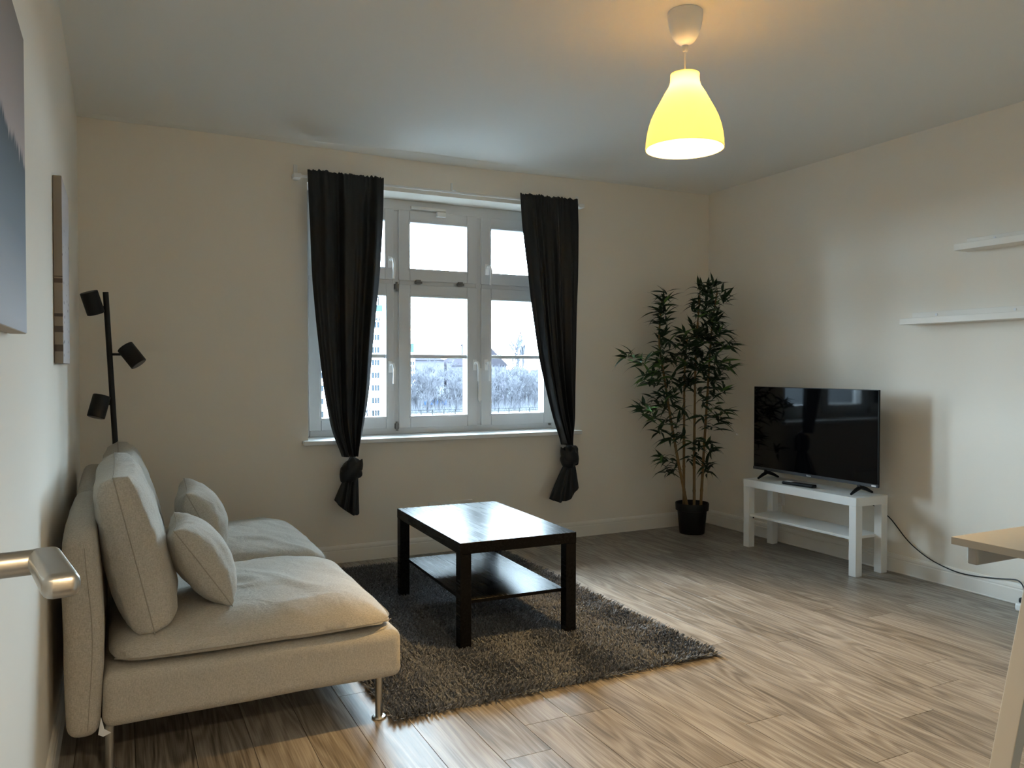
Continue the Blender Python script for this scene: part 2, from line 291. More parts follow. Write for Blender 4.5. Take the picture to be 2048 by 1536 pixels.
# ------------------------------------------------------------------ object helpers
def wloc(o):
    v = Vector((0, 0, 0))
    while o is not None:
        v += o.location; o = o.parent
    return v
def tag(o, label=None, cat=None, group=None, kind=None):
    if label: o['label'] = label
    if cat: o['category'] = cat
    if group: o['group'] = group
    if kind: o['kind'] = kind
    return o
def thing(name, label, cat, loc=(0, 0, 0), group=None, kind=None):
    o = bpy.data.objects.new(name, None); C.objects.link(o); o.location = loc; o.empty_display_size = 0.05
    return tag(o, label, cat, group, kind)
def link(name, me, m, parent=None, loc=(0, 0, 0)):
    o = bpy.data.objects.new(name, me); C.objects.link(o)
    if m is not None and not me.materials: me.materials.append(m)
    o.location = loc
    if parent is not None: o.parent = parent
    return o
class MB:
    """collects geometry in world coordinates; build() links ONE mesh object whose origin is the parent's (or org)"""
    def __init__(s): s.v = []; s.f = []; s.sm = []; s.wn = False
    def add(s, vs, fs, smooth=False):
        k = len(s.v); s.v += [tuple(p) for p in vs]; s.f += [tuple(i + k for i in q) for q in fs]; s.sm += [smooth] * len(fs); return s
    def box(s, x0, x1, y0, y1, z0, z1):
        vs = [(x, y, z) for x in (x0, x1) for y in (y0, y1) for z in (z0, z1)]
        return s.add(vs, [(0, 1, 3, 2), (4, 6, 7, 5), (0, 4, 5, 1), (2, 3, 7, 6), (0, 2, 6, 4), (1, 5, 7, 3)])
    def rbox(s, x0, x1, y0, y1, z0, z1, bev=0.004, seg=2, mtx=None, fn=None):
        s.wn = True
        bm = bmesh.new(); bmesh.ops.create_cube(bm, size=1)
        for v in bm.verts: v.co = Vector(((x0 + x1) / 2 + v.co.x * (x1 - x0), (y0 + y1) / 2 + v.co.y * (y1 - y0), (z0 + z1) / 2 + v.co.z * (z1 - z0)))
        bev = min(bev, 0.49 * min(x1 - x0, y1 - y0, z1 - z0))
        bmesh.ops.bevel(bm, geom=bm.edges[:], offset=bev, segments=seg, profile=0.5, affect='EDGES')
        bm.verts.index_update()
        vs = [v.co.copy() for v in bm.verts]
        if mtx: vs = [mtx @ p for p in vs]
        if fn: vs = [fn(p) for p in vs]
        s.add(vs, [[v.index for v in q.verts] for q in bm.faces], True); bm.free(); return s
    def tube(s, pts, rad, n=10, caps=True):
        pts = [Vector(p) for p in pts]; rr = rad if isinstance(rad, (list, tuple)) else [rad] * len(pts)
        vs = []; fs = []; up = None
        for i, p in enumerate(pts):
            t = (pts[min(i + 1, len(pts) - 1)] - pts[max(i - 1, 0)]).normalized()
            if up is None: up = t.orthogonal().normalized()
            a = (up - t * up.dot(t)).normalized(); b = t.cross(a); up = a
            for k in range(n):
                an = 2 * PI * k / n; vs.append(p + (a * math.cos(an) + b * math.sin(an)) * rr[i])
        for i in range(len(pts) - 1):
            for k in range(n):
                fs.append((i * n + k, i * n + (k + 1) % n, (i + 1) * n + (k + 1) % n, (i + 1) * n + k))
        if caps: fs.append(tuple(range(n))[::-1]); fs.append(tuple((len(pts) - 1) * n + k for k in range(n)))
        return s.add(vs, fs, True)
    def cyl(s, a, b, rad, n=20): return s.tube([a, b], rad, n)
    def lathe(s, prof, ctr=(0, 0, 0), n=40, close=False):
        vs = []; fs = []
        for (rr, z) in prof:
            for k in range(n): an = 2 * PI * k / n; vs.append((ctr[0] + rr * math.cos(an), ctr[1] + rr * math.sin(an), ctr[2] + z))
        m_ = len(prof)
        for i in range(m_ if close else m_ - 1):
            j = (i + 1) % m_
            for k in range(n): fs.append((i * n + k, i * n + (k + 1) % n, j * n + (k + 1) % n, j * n + k))
        return s.add(vs, fs, True)
    def build(s, name, m, parent=None, org=None, sharp=35):
        o0 = wloc(parent) if parent is not None else Vector(org or (0, 0, 0))
        me = bpy.data.meshes.new(name)
        me.from_pydata([(p[0] - o0.x, p[1] - o0.y, p[2] - o0.z) for p in s.v], [], s.f)
        me.polygons.foreach_set('use_smooth', s.sm)
        if any(s.sm) and sharp: me.set_sharp_from_angle(angle=math.radians(sharp))
        me.update()
        if len(s.f) < 30000:
            bm = bmesh.new(); bm.from_mesh(me); bmesh.ops.recalc_face_normals(bm, faces=bm.faces); bm.to_mesh(me); bm.free()
        o = link(name, me, m, parent, (0, 0, 0) if parent is not None else o0)
        if s.wn:
            w_ = o.modifiers.new('weighted_normal', 'WEIGHTED_NORMAL'); w_.keep_sharp = True; w_.weight = 80
        return o
def part(name, m, parent, *boxes, bev=0.002, seg=1):
    b = MB()
    for q in boxes: b.rbox(*q, bev=bev, seg=seg)
    return b.build(name, m, parent)

# ------------------------------------------------------------------ the room
def struct(o): o['kind'] = 'structure'; return o
WX0, WX1, WZ0, WZ1 = 1.193, 3.04, 0.727, 2.285       # window opening
YF = -0.14                                           # wall behind the camera
YE = D + 0.34
# floor: slab with one object per plank
fl = MB().box(-0.2, W + 0.2, -1.9, D + 0.2, -0.08, -0.006).build('floor', M['joint']); struct(fl)
rng = random.Random(11)
PWD = 0.1655; PLEN = 1.285
known = {10: 2.294, 11: 1.806, 13: 1.986, 14: 1.616, 16: 1.783, 18: 1.914, 8: 2.124}
x_first = 1.711 - 10 * PWD - PWD
meshes = {}
def plank_mesh(w, l):
    key = (round(w, 3), round(l, 3))
    if key not in meshes:
        b = MB(); g = 0.0008; c = 0.0004; z0, z1 = -0.008, 0.0
        X, Y = w / 2 - g, l / 2 - g
        vs = [(-X, -Y, z0), (X, -Y, z0), (X, Y, z0), (-X, Y, z0), (-X, -Y, z1 - c), (X, -Y, z1 - c), (X, Y, z1 - c), (-X, Y, z1 - c),
              (-X + c, -Y + c, z1), (X - c, -Y + c, z1), (X - c, Y - c, z1), (-X + c, Y - c, z1)]
        fs = [(8, 9, 10, 11)]
        for i in range(4):
            j = (i + 1) % 4; fs += [(i, j, 4 + j, 4 + i), (4 + i, 4 + j, 8 + j, 8 + i)]
        me = bpy.data.meshes.new('plank'); me.from_pydata(vs, [], fs); me.materials.append(M['floor']); meshes[key] = me
    return meshes[key]
Y0 = YF
for i in range(0, 28):
    xa = max(0.0, x_first + i * PWD); xb = min(W, x_first + (i + 1) * PWD)
    if xb - xa < 0.012: continue
    s = known.get(i, rng.uniform(0, PLEN))
    ends = [s + k * PLEN for k in range(-6, 6)]
    cuts = [Y0] + [e for e in ends if Y0 + 0.05 < e < D - 0.05] + [D]
    for a, b_ in zip(cuts[:-1], cuts[1:]):
        link('plank', plank_mesh(xb - xa, b_ - a), None, fl, ((xa + xb) / 2, (a + b_) / 2, 0))
struct(MB().box(-0.2, W + 0.2, -1.9, D + 0.2, H, H + 0.1).build('ceiling', M['ceiling']))
struct(MB().box(-0.2, 0, -1.9, D, -0.05, H).build('wall_left', M['wall']))
struct(MB().box(W, W + 0.2, -1.9, D, -0.05, H).build('wall_right', M['wall']))
b = MB()
b.box(-0.2, WX0, D, YE, -0.05, H); b.box(WX1, W + 0.2, D, YE, -0.05, H)
b.box(WX0, WX1, D, YE, -0.05, WZ0); b.box(WX0, WX1, D, YE, WZ1, H)
struct(b.build('wall_back', M['wall']))
b = MB(); b.box(0, 0.22, YF - 0.12, YF, -0.05, H); b.box(1.12, W, YF - 0.12, YF, -0.05, H); b.box(0.22, 1.12, YF - 0.12, YF, 2.05, H)
struct(b.build('wall_front', M['wall']))
struct(MB().box(-0.2, W + 0.2, -2.0, -1.9, -0.05, H).build('wall_hall', M['wall']))
# baseboards with a moulded top
def prof_strip(name, a, b_, inward):
    """extrude the skirting profile from a to b_; inward = unit vector into the room"""
    pr = [(0, 0), (0.014, 0), (0.0155, 0.004), (0.014, 0.008), (0.014, 0.072), (0.0115, 0.076), (0.0115, 0.080), (0.0135, 0.083), (0.012, 0.094), (0.006, 0.104), (0, 0.106)]
    mb = MB(); n = len(pr); vs = []
    for p in (Vector(a), Vector(b_)):
        for (d_, z) in pr: vs.append((p.x + inward[0] * d_, p.y + inward[1] * d_, z))
    fs = [(i, (i + 1) % n, n + (i + 1) % n, n + i) for i in range(n)] + [tuple(range(n)), tuple(range(n, 2 * n))]
    mb.add(vs, fs); return struct(mb.build(name, M['trim']))
prof_strip('baseboard_back', (0, D, 0), (W, D, 0), (0, -1))
prof_strip('baseboard_right', (W, YF, 0), (W, D, 0), (-1, 0))
prof_strip('baseboard_left', (0, 0.9, 0), (0, D, 0), (1, 0))
prof_strip('baseboard_front', (1.2, YF, 0), (W, YF, 0), (0, 1))
# plaster roll where the ceiling meets the window wall, swelling over the window
mb = MB(); vs = []; NX = 60; pr = [(0, -0.002), (0.001, -0.020), (0.010, -0.024), (0.028, -0.018), (0.050, -0.006), (0.075, -0.009), (0.10, 0.001)]
for i in range(NX + 1):
    x = W * i / NX; k = 0.45 + 0.75 * math.exp(-((x - 2.0) / 0.75) ** 2) + 0.10 * noise.noise(Vector((x * 3, 0, 0)))
    for (d_, z) in pr: vs.append((x, D - d_ * k, H + z * k + 0.0005))
n = len(pr); fs = []
for i in range(NX):
    for j in range(n - 1): fs.append((i * n + j, (i + 1) * n + j, (i + 1) * n + j + 1, i * n + j + 1))
mb.add(vs, fs, True); struct(mb.build('trim_1', M['ceiling'], sharp=None))

# ------------------------------------------------------------------ window
win = thing('window_1', None, None, (2.117, D + 0.22, 0.75), kind='structure')
YS, YG = D + 0.208, D + 0.262           # sash face and glass plane
yf, yb = D + 0.222, D + 0.30
ZB, ZT = 0.752, WZ1
b = MB()
for q in [(WX0, 1.25, yf, yb, ZB, ZT), (2.978, WX1, yf, yb, ZB, ZT), (1.25, 2.978, yf, yb, 2.21, ZT), (1.25, 2.978, yf, yb, ZB, 0.80),
          (1.788, 1.836, yf, yb, 0.80, 2.21), (2.380, 2.426, yf, yb, 0.80, 2.21), (1.25, 1.788, yf, yb, 1.722, 1.772), (1.836, 2.380, yf, yb, 1.722, 1.772), (2.426, 2.978, yf, yb, 1.722, 1.772)]:
    b.rbox(*q, bev=0.003, seg=1)
b.build('window_frame', M['pvc'], win)
def handle(parent, x, z, flip=1):
    hb = MB(); hb.rbox(x - 0.013, x + 0.013, YS - 0.010, YS, z - 0.01, z + 0.065, 0.003)
    hb.cyl((x, YS - 0.03, z + 0.04), (x, YS - 0.008, z + 0.04), 0.009, 12)
    hb.tube([(x - 0.004, YS - 0.032, z + 0.048), (x + 0.008 * flip, YS - 0.040, z + 0.044), (x + 0.014 * flip, YS - 0.043, z + 0.02), (x + 0.014 * flip, YS - 0.044, z - 0.03), (x + 0.012 * flip, YS - 0.042, z - 0.082)], [0.008, 0.010, 0.0095, 0.009, 0.008], 10)
    hb.build('window_handle', M['handle'], parent)
def sash(x0, x1, z0, z1, gx0, gx1, gz0, gz1, bar=None, hd=None):
    b = MB(); y2 = YG + 0.03
    for q in [(x0, gx0, YS, y2, z0, z1), (gx1, x1, YS, y2, z0, z1), (gx0, gx1, YS, y2, gz1, z1), (gx0, gx1, YS, y2, z0, gz0)]: b.rbox(*q, bev=0.004, seg=2)
    # moulded glazing bead, a shallow step just outside the glass
    e = 0.012
    for q in [(gx0 - e, gx0 + .002, YS - 0.0025, YS + 0.03, gz0 - e, gz1 + e), (gx1 - .002, gx1 + e, YS - 0.0025, YS + 0.03, gz0 - e, gz1 + e), (gx0, gx1, YS - 0.0025, YS + 0.03, gz1 - .002, gz1 + e), (gx0, gx1, YS - 0.0025, YS + 0.03, gz0 - e, gz0 + .002)]: b.rbox(*q, bev=0.002, seg=1)
    s = b.build('sash', M['pvc'], win)
    MB().box(gx0 - 0.004, gx1 + 0.004, YG - 0.003, YG + 0.003, gz0 - 0.004, gz1 + 0.004).build('glass_pane', M['glass'], s)
    if bar: MB().rbox(gx0 - 0.001, gx1 + 0.001, YS + 0.012, YG - 0.004, bar - 0.0125, bar + 0.0125, 0.004, 2).build('glazing_bar', M['pvc'], s)
    if hd: handle(s, *hd)
    return s
TZ = (1.760, 2.219); BZ = (0.791, 1.733); TG = (1.837, 2.144); BG = (0.867, 1.656)
sash(1.244, 1.796, *TZ, 1.320, 1.735, *TG, None, (1.768, 1.845))
sash(1.828, 2.389, *TZ, 1.904, 2.312, *TG)
sash(2.418, 2.985, *TZ, 2.491, 2.908, *TG, None, (2.458, 1.834))
sash(1.244, 1.796, *BZ, 1.320, 1.742, *BG, 1.262, (1.768, 1.165))
sash(1.828, 2.389, *BZ, 1.908, 2.315, *BG, 1.262, (2.366, 1.179))
sash(2.418, 2.985, *BZ, 2.493, 2.908, *BG, 1.262, (2.452, 1.179))
b = MB(); b.rbox(1.158, 3.075, D - 0.048, D + 0.004, 0.725, 0.752, 0.005, 2); b.rbox(WX0, WX1, D - 0.02, YE - 0.03, 0.727, 0.752, 0.002, 1)
b.build('window_sill', M['white'], win)
for q in [(1.935, 1.985), (2.235, 2.285)]:
    h_ = MB(); h_.cyl((q[0], YS - 0.006, 1.747), (q[1], YS - 0.006, 1.747), 0.008, 10); h_.rbox(q[0] + .008, q[1] - .008, YS - 0.012, YS + 0.01, 1.738, 1.766, 0.002); h_.build('sash_hinge', M['hinge'], win)
for z0, z1 in [(1.685, 1.745), (0.775, 0.835)]:
    h_ = MB(); h_.cyl((1.812, YS - 0.006, z0), (1.812, YS - 0.006, z1), 0.0085, 10); h_.rbox(1.800, 1.824, YS - 0.012, YS + 0.01, z0 + .012, z1 - .012, 0.002); h_.build('corner_hinge', M['hinge'], win)
MB().rbox(2.945, 2.962, YS - 0.01, YS + 0.004, 0.775, 0.79, 0.003).build('corner_hinge', M['hinge'], win)
a = MB(); a.rbox(1.905, 2.15, YS - 0.022, YS - 0.004, 2.226, 2.246, 0.004); a.build('opener_arm', M['whiteplastic'], win)
MB().rbox(2.085, 2.15, YS - 0.030, YS + 0.002, 2.188, 2.222, 0.006).build('opener_catch', M['whiteplastic'], win)
v_ = MB(); v_.rbox(2.392, 2.414, YS - 0.014, YS + 0.006, 0.96, 1.185, 0.005); v_.cyl((2.403, YS - 0.006, 0.95), (2.403, YS - 0.006, 0.965), 0.006); v_.build('closing_bar', M['whiteplastic'], win)

# ------------------------------------------------------------------ open door beside the camera (only its lever is in view)
dr = thing('door_1', None, None, (0.155, -0.06, 0), kind='structure')
ang = math.radians(8.3); dd = Vector((-math.sin(ang), math.cos(ang), 0)); dn = Vector((math.cos(ang), math.sin(ang), 0))
HC = Vector((0.1350, 0.767, 1.020))                 # bend of the lever
face = HC - dn * 0.072
def door_pt(p): return face + dd * p.y + dn * p.x + Vector((0, 0, p.z))
y_h = 0.84
b = MB(); b.rbox(-0.042, 0, -y_h, 0.065, -1.012, 1.0, 0.003, 1, fn=door_pt); b.build('door_leaf', M['white'], dr)
b = MB()
b.tube([door_pt(Vector((x, 0, 0))) for x in (0.0, 0.009)], 0.026, 24)
b.tube([door_pt(Vector((x, 0, 0))) for x in (0.006, 0.020, 0.022, 0.060)], [0.0135, 0.0135, 0.0105, 0.0105], 20)
b.rbox(0.052, 0.078, -0.105, 0.0115, -0.0085, 0.0105, 0.0075, 4, fn=lambda p: door_pt(Vector((p.x - 0.035 * min(0, p.y + 0.01), p.y, p.z))))
b.build('door_handle', M['steel'], dr)
b = MB(); b.tube([door_pt(Vector((x, 0.0, -0.072))) for x in (0.0, 0.010)], 0.026, 24); b.build('key_plate', M['steel'], dr)

# ------------------------------------------------------------------ soft things: mesh makers
def pillow_pts(w, h, t, n=36, pinch=0.07, crown=0.42, wr=0.006, seed=0, sag=0.0, wfreq=9.0):
    """knife-edge cushion in its own frame: width along X, height along Y, thickness along Z"""
    vs = []; fs = []; idx = {}
    rs = seed * 13.7
    for side in (1, -1):
        for i in range(n + 1):
            for j in range(n + 1):
                a, c = 2 * i / n - 1, 2 * j / n - 1
                a = math.sin(a * PI / 2) * 0.35 + a * 0.65; c = math.sin(c * PI / 2) * 0.35 + c * 0.65
                edge = i in (0, n) or j in (0, n)
                if edge and side < 0: continue
                x = a * w / 2 * (1 - pinch * (1 - c * c)); y = c * h / 2 * (1 - pinch * (1 - a * a))
                q = max(0.0, (1 - a * a) * (1 - c * c)) ** crown
                z = side * t / 2 * q * (1 + sag * -c)
                if not edge:
                    k = noise.noise(Vector((x * wfreq + rs, y * wfreq * 0.8, side * 3.1 + rs))) + 0.6 * noise.noise(Vector((x * wfreq * 2.2, y * wfreq * 2.2 + rs, side * 1.7)))
                    ed = 1 - min(1, (1 - max(abs(a), abs(c))) * 3.0)
                    pk = ed * math.sin(x * 95 + 2 * noise.noise(Vector((x * 20, rs, y * 20)))) * math.sin(y * 88 + rs)
                    z += side * (wr * k * min(1, 3 * q) + wr * 0.45 * pk)
                idx[(side, i, j)] = len(vs); vs.append(Vector((x, y, z)))
                if edge: idx[(-1, i, j)] = idx[(1, i, j)]
    for side in (1, -1):
        for i in range(n):
            for j in range(n):
                q = (idx[(side, i, j)], idx[(side, i + 1, j)], idx[(side, i + 1, j + 1)], idx[(side, i, j + 1)])
                fs.append(q if side > 0 else q[::-1])
    border = [vs[idx[(1, i, 0)]] for i in range(n + 1)] + [vs[idx[(1, n, j)]] for j in range(1, n + 1)] + [vs[idx[(1, i, n)]] for i in range(n - 1, -1, -1)] + [vs[idx[(1, 0, j)]] for j in range(n - 1, 0, -1)]
    return vs, fs, border
def frame_mtx(ctr, ex, ey):
    ex = Vector(ex).normalized(); ey = Vector(ey); ey = (ey - ex * ey.dot(ex)).normalized(); ez = ex.cross(ey)
    return Matrix(((ex.x, ey.x, ez.x, ctr[0]), (ex.y, ey.y, ez.y, ctr[1]), (ex.z, ey.z, ez.z, ctr[2]), (0, 0, 0, 1)))
def make_pillow(name, label, cat, ctr, ex, ey, w, h, t, group=None, **kw):
    vs, fs, br = pillow_pts(w, h, t, **kw); mx = frame_mtx(ctr, ex, ey)
    vs = [mx @ v for v in vs]; br = [mx @ v for v in br]
    lo = min(v.z for v in vs)
    rt = thing(name, label, cat, (ctr[0], ctr[1], lo), group)
    MB().add(vs, fs, True).build('cushion_cover', M['linen'], rt, sharp=None)
    MB().tube(br + [br[0], br[1]], 0.0016, 6, False).build('seam', M['seam'], rt)
    return rt

# ------------------------------------------------------------------ sofa: two low sections side by side against the left wall
SY0, SYM, SY1 = 2.53, 3.455, 4.38
sofa = thing('sofa', 'low beige linen two seat sofa on thin metal legs against the left wall', 'sofa', (0.55, SYM, 0))
for (ya, yb_, sd) in ((SY0, SYM, 1), (SYM, SY1, 2)):
    def wob(p, sd=sd): return p + Vector((0.004 * noise.noise(p * 5 + Vector((sd, 0, 0))), 0.004 * noise.noise(p * 5 + Vector((0, 7, sd))), 0.004 * noise.noise(p * 4)))
    def grid_box(x0, x1, y0, y1, z0, z1, bev, fn, cuts=10):
        bm = bmesh.new(); bmesh.ops.create_cube(bm, size=1)
        for v in bm.verts: v.co = Vector(((x0 + x1) / 2 + v.co.x * (x1 - x0), (y0 + y1) / 2 + v.co.y * (y1 - y0), (z0 + z1) / 2 + v.co.z * (z1 - z0)))
        bmesh.ops.bevel(bm, geom=bm.edges[:], offset=bev, segments=4, profile=0.5, affect='EDGES')
        big = [e for e in bm.edges if e.calc_length() > 0.1]
        bmesh.ops.subdivide_edges(bm, edges=big, cuts=cuts, use_grid_fill=True)
        bm.verts.index_update(); vs = [fn(v.co.copy()) for v in bm.verts]; fs = [[v.index for v in q.verts] for q in bm.faces]; bm.free()
        return vs, fs
    vs, fs = grid_box(0.135, 1.035, ya + 0.002, yb_ - 0.002, 0.145, 0.305, 0.03, wob)
    vs = [Vector((p.x, p.y, p.z - (0.012 * max(0, 0.5 - p.x) if p.z < 0.2 else 0))) for p in vs]
    MB().add(vs, fs, True).build('seat_frame', M['linen'], sofa, sharp=None)
    def lean(p, sd=sd, ya=ya, yb_=yb_):
        q = wob(p, sd + 5); c_ = (p.y - (ya + yb_) / 2) / (yb_ - ya) * 2
        q.z -= 0.03 * max(0, (p.z - 0.5) / 0.22) * c_ ** 4; q.x -= 0.02 * max(0, p.z - 0.3); q.x += 0.012 * math.sin((p.z - .14) / .58 * PI) * (1 if p.x > 0.08 else -0.5)
        return q
    vs, fs = grid_box(0.045, 0.130, ya, yb_ - 0.002, 0.125, 0.735, 0.032, lean)
    bk = MB().add(vs, fs, True).build('backrest', M['linen'], sofa, sharp=None)
    s_ = MB(); s_.tube([lean(Vector((0.100, ya - 0.0005, z))) for z in np.linspace(0.15, 0.70, 14)], 0.0012, 5, False); s_.build('seam', M['seam'], bk)
    # loose seat pad: soft slab, domed on top, drooping to the front
    n = 54; vs = []; fs = []; x0, x1, y0, y1 = 0.150, 1.022, ya + 0.006, yb_ - 0.004
    for side in (1, -1):
        for i in range(n + 1):
            for j in range(n + 1):
                a, c_ = 2 * i / n - 1, 2 * j / n - 1
                a = a * 0.6 + 0.4 * math.sin(a * PI / 2); c_ = c_ * 0.6 + 0.4 * math.sin(c_ * PI / 2)
                fa = (1 - abs(a) ** 7) ** 0.5; fc = (1 - abs(c_) ** 7) ** 0.5; q = fa * fc
                x = (x0 + x1) / 2 + a * (x1 - x0) / 2; y = (y0 + y1) / 2 + c_ * (y1 - y0) / 2
                rnd = 0.045 * (abs(a * c_) ** 10); x -= rnd * (1 if a > 0 else -1); y -= rnd * (1 if c_ > 0 else -1)
                if side > 0:
                    z = 0.335 + 0.062 * q + 0.022 * (1 - a * a) * (1 - c_ * c_)
                    z += 0.008 * noise.noise(Vector((x * 4 + sd * 5, y * 5, sd))) * q
                    rd = abs(noise.noise(Vector((x * 5 + y * 4.5 + sd * 9, (x - y) * 2.6, 3.3 * sd)))); z += (0.0085 * (1 - min(1, rd * 4.5)) - 0.001) * q * max(0, min(1, (x - 0.35) * 4))
                    z -= 0.02 * max(0, (x - 0.82) / 0.2) ** 2
                else: z = 0.335 - 0.030 * q - 0.0035 * noise.noise(Vector((x * 8, y * 8, 1)))
                if side < 0: z = max(z, 0.3065)
                vs.append(Vector((x, y, z)))
    m_ = (n + 1) ** 2
    for side in (0, 1):
        for i in range(n):
            for j in range(n):
                q = [side * m_ + i * (n + 1) + j, side * m_ + (i + 1) * (n + 1) + j, side * m_ + (i + 1) * (n + 1) + j + 1, side * m_ + i * (n + 1) + j + 1]
                fs.append(q if side == 0 else q[::-1])
    bm = bmesh.new()
    bv = [bm.verts.new(v) for v in vs]
    for q in fs: bm.faces.new([bv[k] for k in q])
    bmesh.ops.remove_doubles(bm, verts=bm.verts, dist=0.0004); bm.verts.index_update()
    cu = MB().add([v.co.copy() for v in bm.verts], [[v.index for v in q.verts] for q in bm.faces], True).build('seat_cushion', M['linen'], sofa, sharp=None); bm.free()
    s_ = MB(); s_.tube([(x0 + (x1 - x0) * t_, y0 - 0.0008 + 0.045 * abs(2 * t_ - 1) ** 10, 0.335) for t_ in np.linspace(0.02, 0.98, 30)], 0.0014, 5, False); s_.build('seam', M['seam'], cu)
for (x, y) in ((0.965, 2.578), (0.965, 4.33), (0.153, 2.572), (0.145, 4.25), (0.965, 3.455)):
    l_ = MB().cyl((x, y, 0.006), (x, y, 0.15), 0.0125, 20).build('leg', M['steel'], sofa)
    MB().lathe([(0.0, 0.0), (0.024, 0.0), (0.025, 0.003), (0.022, 0.007), (0.013, 0.009), (0.0, 0.009)], (x, y, 0), 24).build('foot_disc', M['steel'], l_)
fl_ = MB().add([(0.132, 2.529, 0.185), (0.140, 2.527, 0.15), (0.158, 2.529, 0.135), (0.137, 2.527, 0.128), (0.124, 2.529, 0.135)], [(0, 1, 4), (1, 3, 4), (1, 2, 3)]).build('lining_flap', M['decal'], sofa)
fl_['label'] = 'white lining flap at the torn lower corner'

bc = 'beige back cushions standing on the sofa'
make_pillow('back_cushion', 'large beige back cushion standing at the near end of the sofa', 'cushion', (0.222, 2.985, 0.622), (0, 1, 0.0), (-0.23, 0, 1), 0.80, 0.49, 0.20, bc, crown=0.18, pinch=0.05, wr=0.007, seed=1, sag=0.12)
make_pillow('back_cushion', 'large beige back cushion at the far end, behind the nearer one', 'cushion', (0.230, 3.87, 0.605), (0, 1, 0.0), (-0.23, 0.02, 1), 0.80, 0.46, 0.20, bc, crown=0.18, pinch=0.05, wr=0.007, seed=2, sag=0.12)
tp = 'small beige throw pillows leaning on the back cushions'
make_pillow('throw_pillow', 'small beige throw pillow leaning on the nearer back cushion', 'pillow', (0.434, 2.885, 0.538), (0.06, 1, -0.02), (-0.56, 0.0, 0.83), 0.40, 0.31, 0.175, tp, pinch=0.09, crown=0.40, wr=0.008, seed=3)
make_pillow('throw_pillow', 'small beige throw pillow further along, leaning in front of the far back cushion', 'pillow', (0.506, 3.690, 0.540), (0.05, 1, 0.03), (-0.45, 0.0, 0.89), 0.41, 0.30, 0.185, tp, pinch=0.09, crown=0.40, wr=0.008, seed=4)

# ------------------------------------------------------------------ shaggy rug
RX0, RX1, RY0, RY1 = 1.005, 2.375, 2.52, 4.53
rug = thing('rug', 'dark grey shaggy rug under the black coffee table', 'rug', (1.69, 3.52, 0))
MB().rbox(RX0 + .01, RX1 - .01, RY0 + .01, RY1 - .01, 0.0008, 0.006, 0.002).build('rug_backing', M['backing'], rug)
nr = np.random.default_rng(3)
sp_ = 0.0080
gx, gy = np.meshgrid(np.arange(RX0, RX1, sp_), np.arange(RY0, RY1, sp_), indexing='ij')
gx = gx.ravel() + nr.uniform(-.5, .5, gx.size) * sp_; gy = gy.ravel() + nr.uniform(-.5, .5, gy.size) * sp_
gx = np.repeat(gx, 3) + nr.normal(0, 0.0022, gx.size * 3); gy = np.repeat(gy, 3) + nr.normal(0, 0.0022, gy.size * 3)
# tufts gather into clumps about 2 cm apart
cx_, cy_ = np.round(gx / 0.0155 + 0.45 * np.sin(gy * 210)) * 0.0155, np.round(gy / 0.0155 + 0.45 * np.sin(gx * 190)) * 0.0155
N_ = gx.size
ln = nr.uniform(0.017, 0.026, N_) + 0.006 * np.sin(cx_ * 420 + 5 * np.sin(cy_ * 150)) * np.sin(cy_ * 390); az = nr.uniform(0, 2 * PI, N_)
lx = (cx_ - gx) * 0.85 + np.cos(az) * 0.0055 + 0.006 * np.sin(gy * 17 + 3 * np.sin(gx * 9)); ly = (cy_ - gy) * 0.85 + np.sin(az) * 0.0055 + 0.006 * np.cos(gx * 15)
# edge yarns fall outwards
ex_ = np.clip((RX0 + .02 - gx) / .02, 0, 1) * -0.014 + np.clip((gx - RX1 + .02) / .02, 0, 1) * 0.014
ey_ = np.clip((RY0 + .02 - gy) / .02, 0, 1) * -0.014 + np.clip((gy - RY1 + .02) / .02, 0, 1) * 0.014
lx = lx + ex_; ly = ly + ey_
wx, wy = -np.sin(az) * 0.0027, np.cos(az) * 0.0027
P = np.zeros((N_, 6, 3))
for k, t_ in enumerate((0.0, 0.55, 1.0)):
    px_, py_ = gx + lx * t_ ** 1.6, gy + ly * t_ ** 1.6; pz_ = 0.004 + ln * (t_ - 0.12 * t_ * t_)
    ww = (1.0, 1.15, 0.45)[k]
    P[:, 2 * k, 0] = px_ - wx * ww; P[:, 2 * k, 1] = py_ - wy * ww; P[:, 2 * k, 2] = pz_
    P[:, 2 * k + 1, 0] = px_ + wx * ww; P[:, 2 * k + 1, 1] = py_ + wy * ww; P[:, 2 * k + 1, 2] = pz_
P -= np.array([1.69, 3.52, 0])
me = bpy.data.meshes.new('pile'); me.vertices.add(N_ * 6); me.vertices.foreach_set('co', P.ravel())
base = (np.arange(N_) * 6)[:, None]
q = np.concatenate([base + np.array([[0, 1, 3, 2]]), base + np.array([[2, 3, 5, 4]])], 1).ravel()
me.loops.add(q.size); me.loops.foreach_set('vertex_index', q.astype(np.int32))
me.polygons.add(q.size // 4); me.polygons.foreach_set('loop_start', np.arange(0, q.size, 4, dtype=np.int32))
me.update(calc_edges=True)
pile = link('pile', me, M['pile'], rug); pile['kind'] = 'stuff'

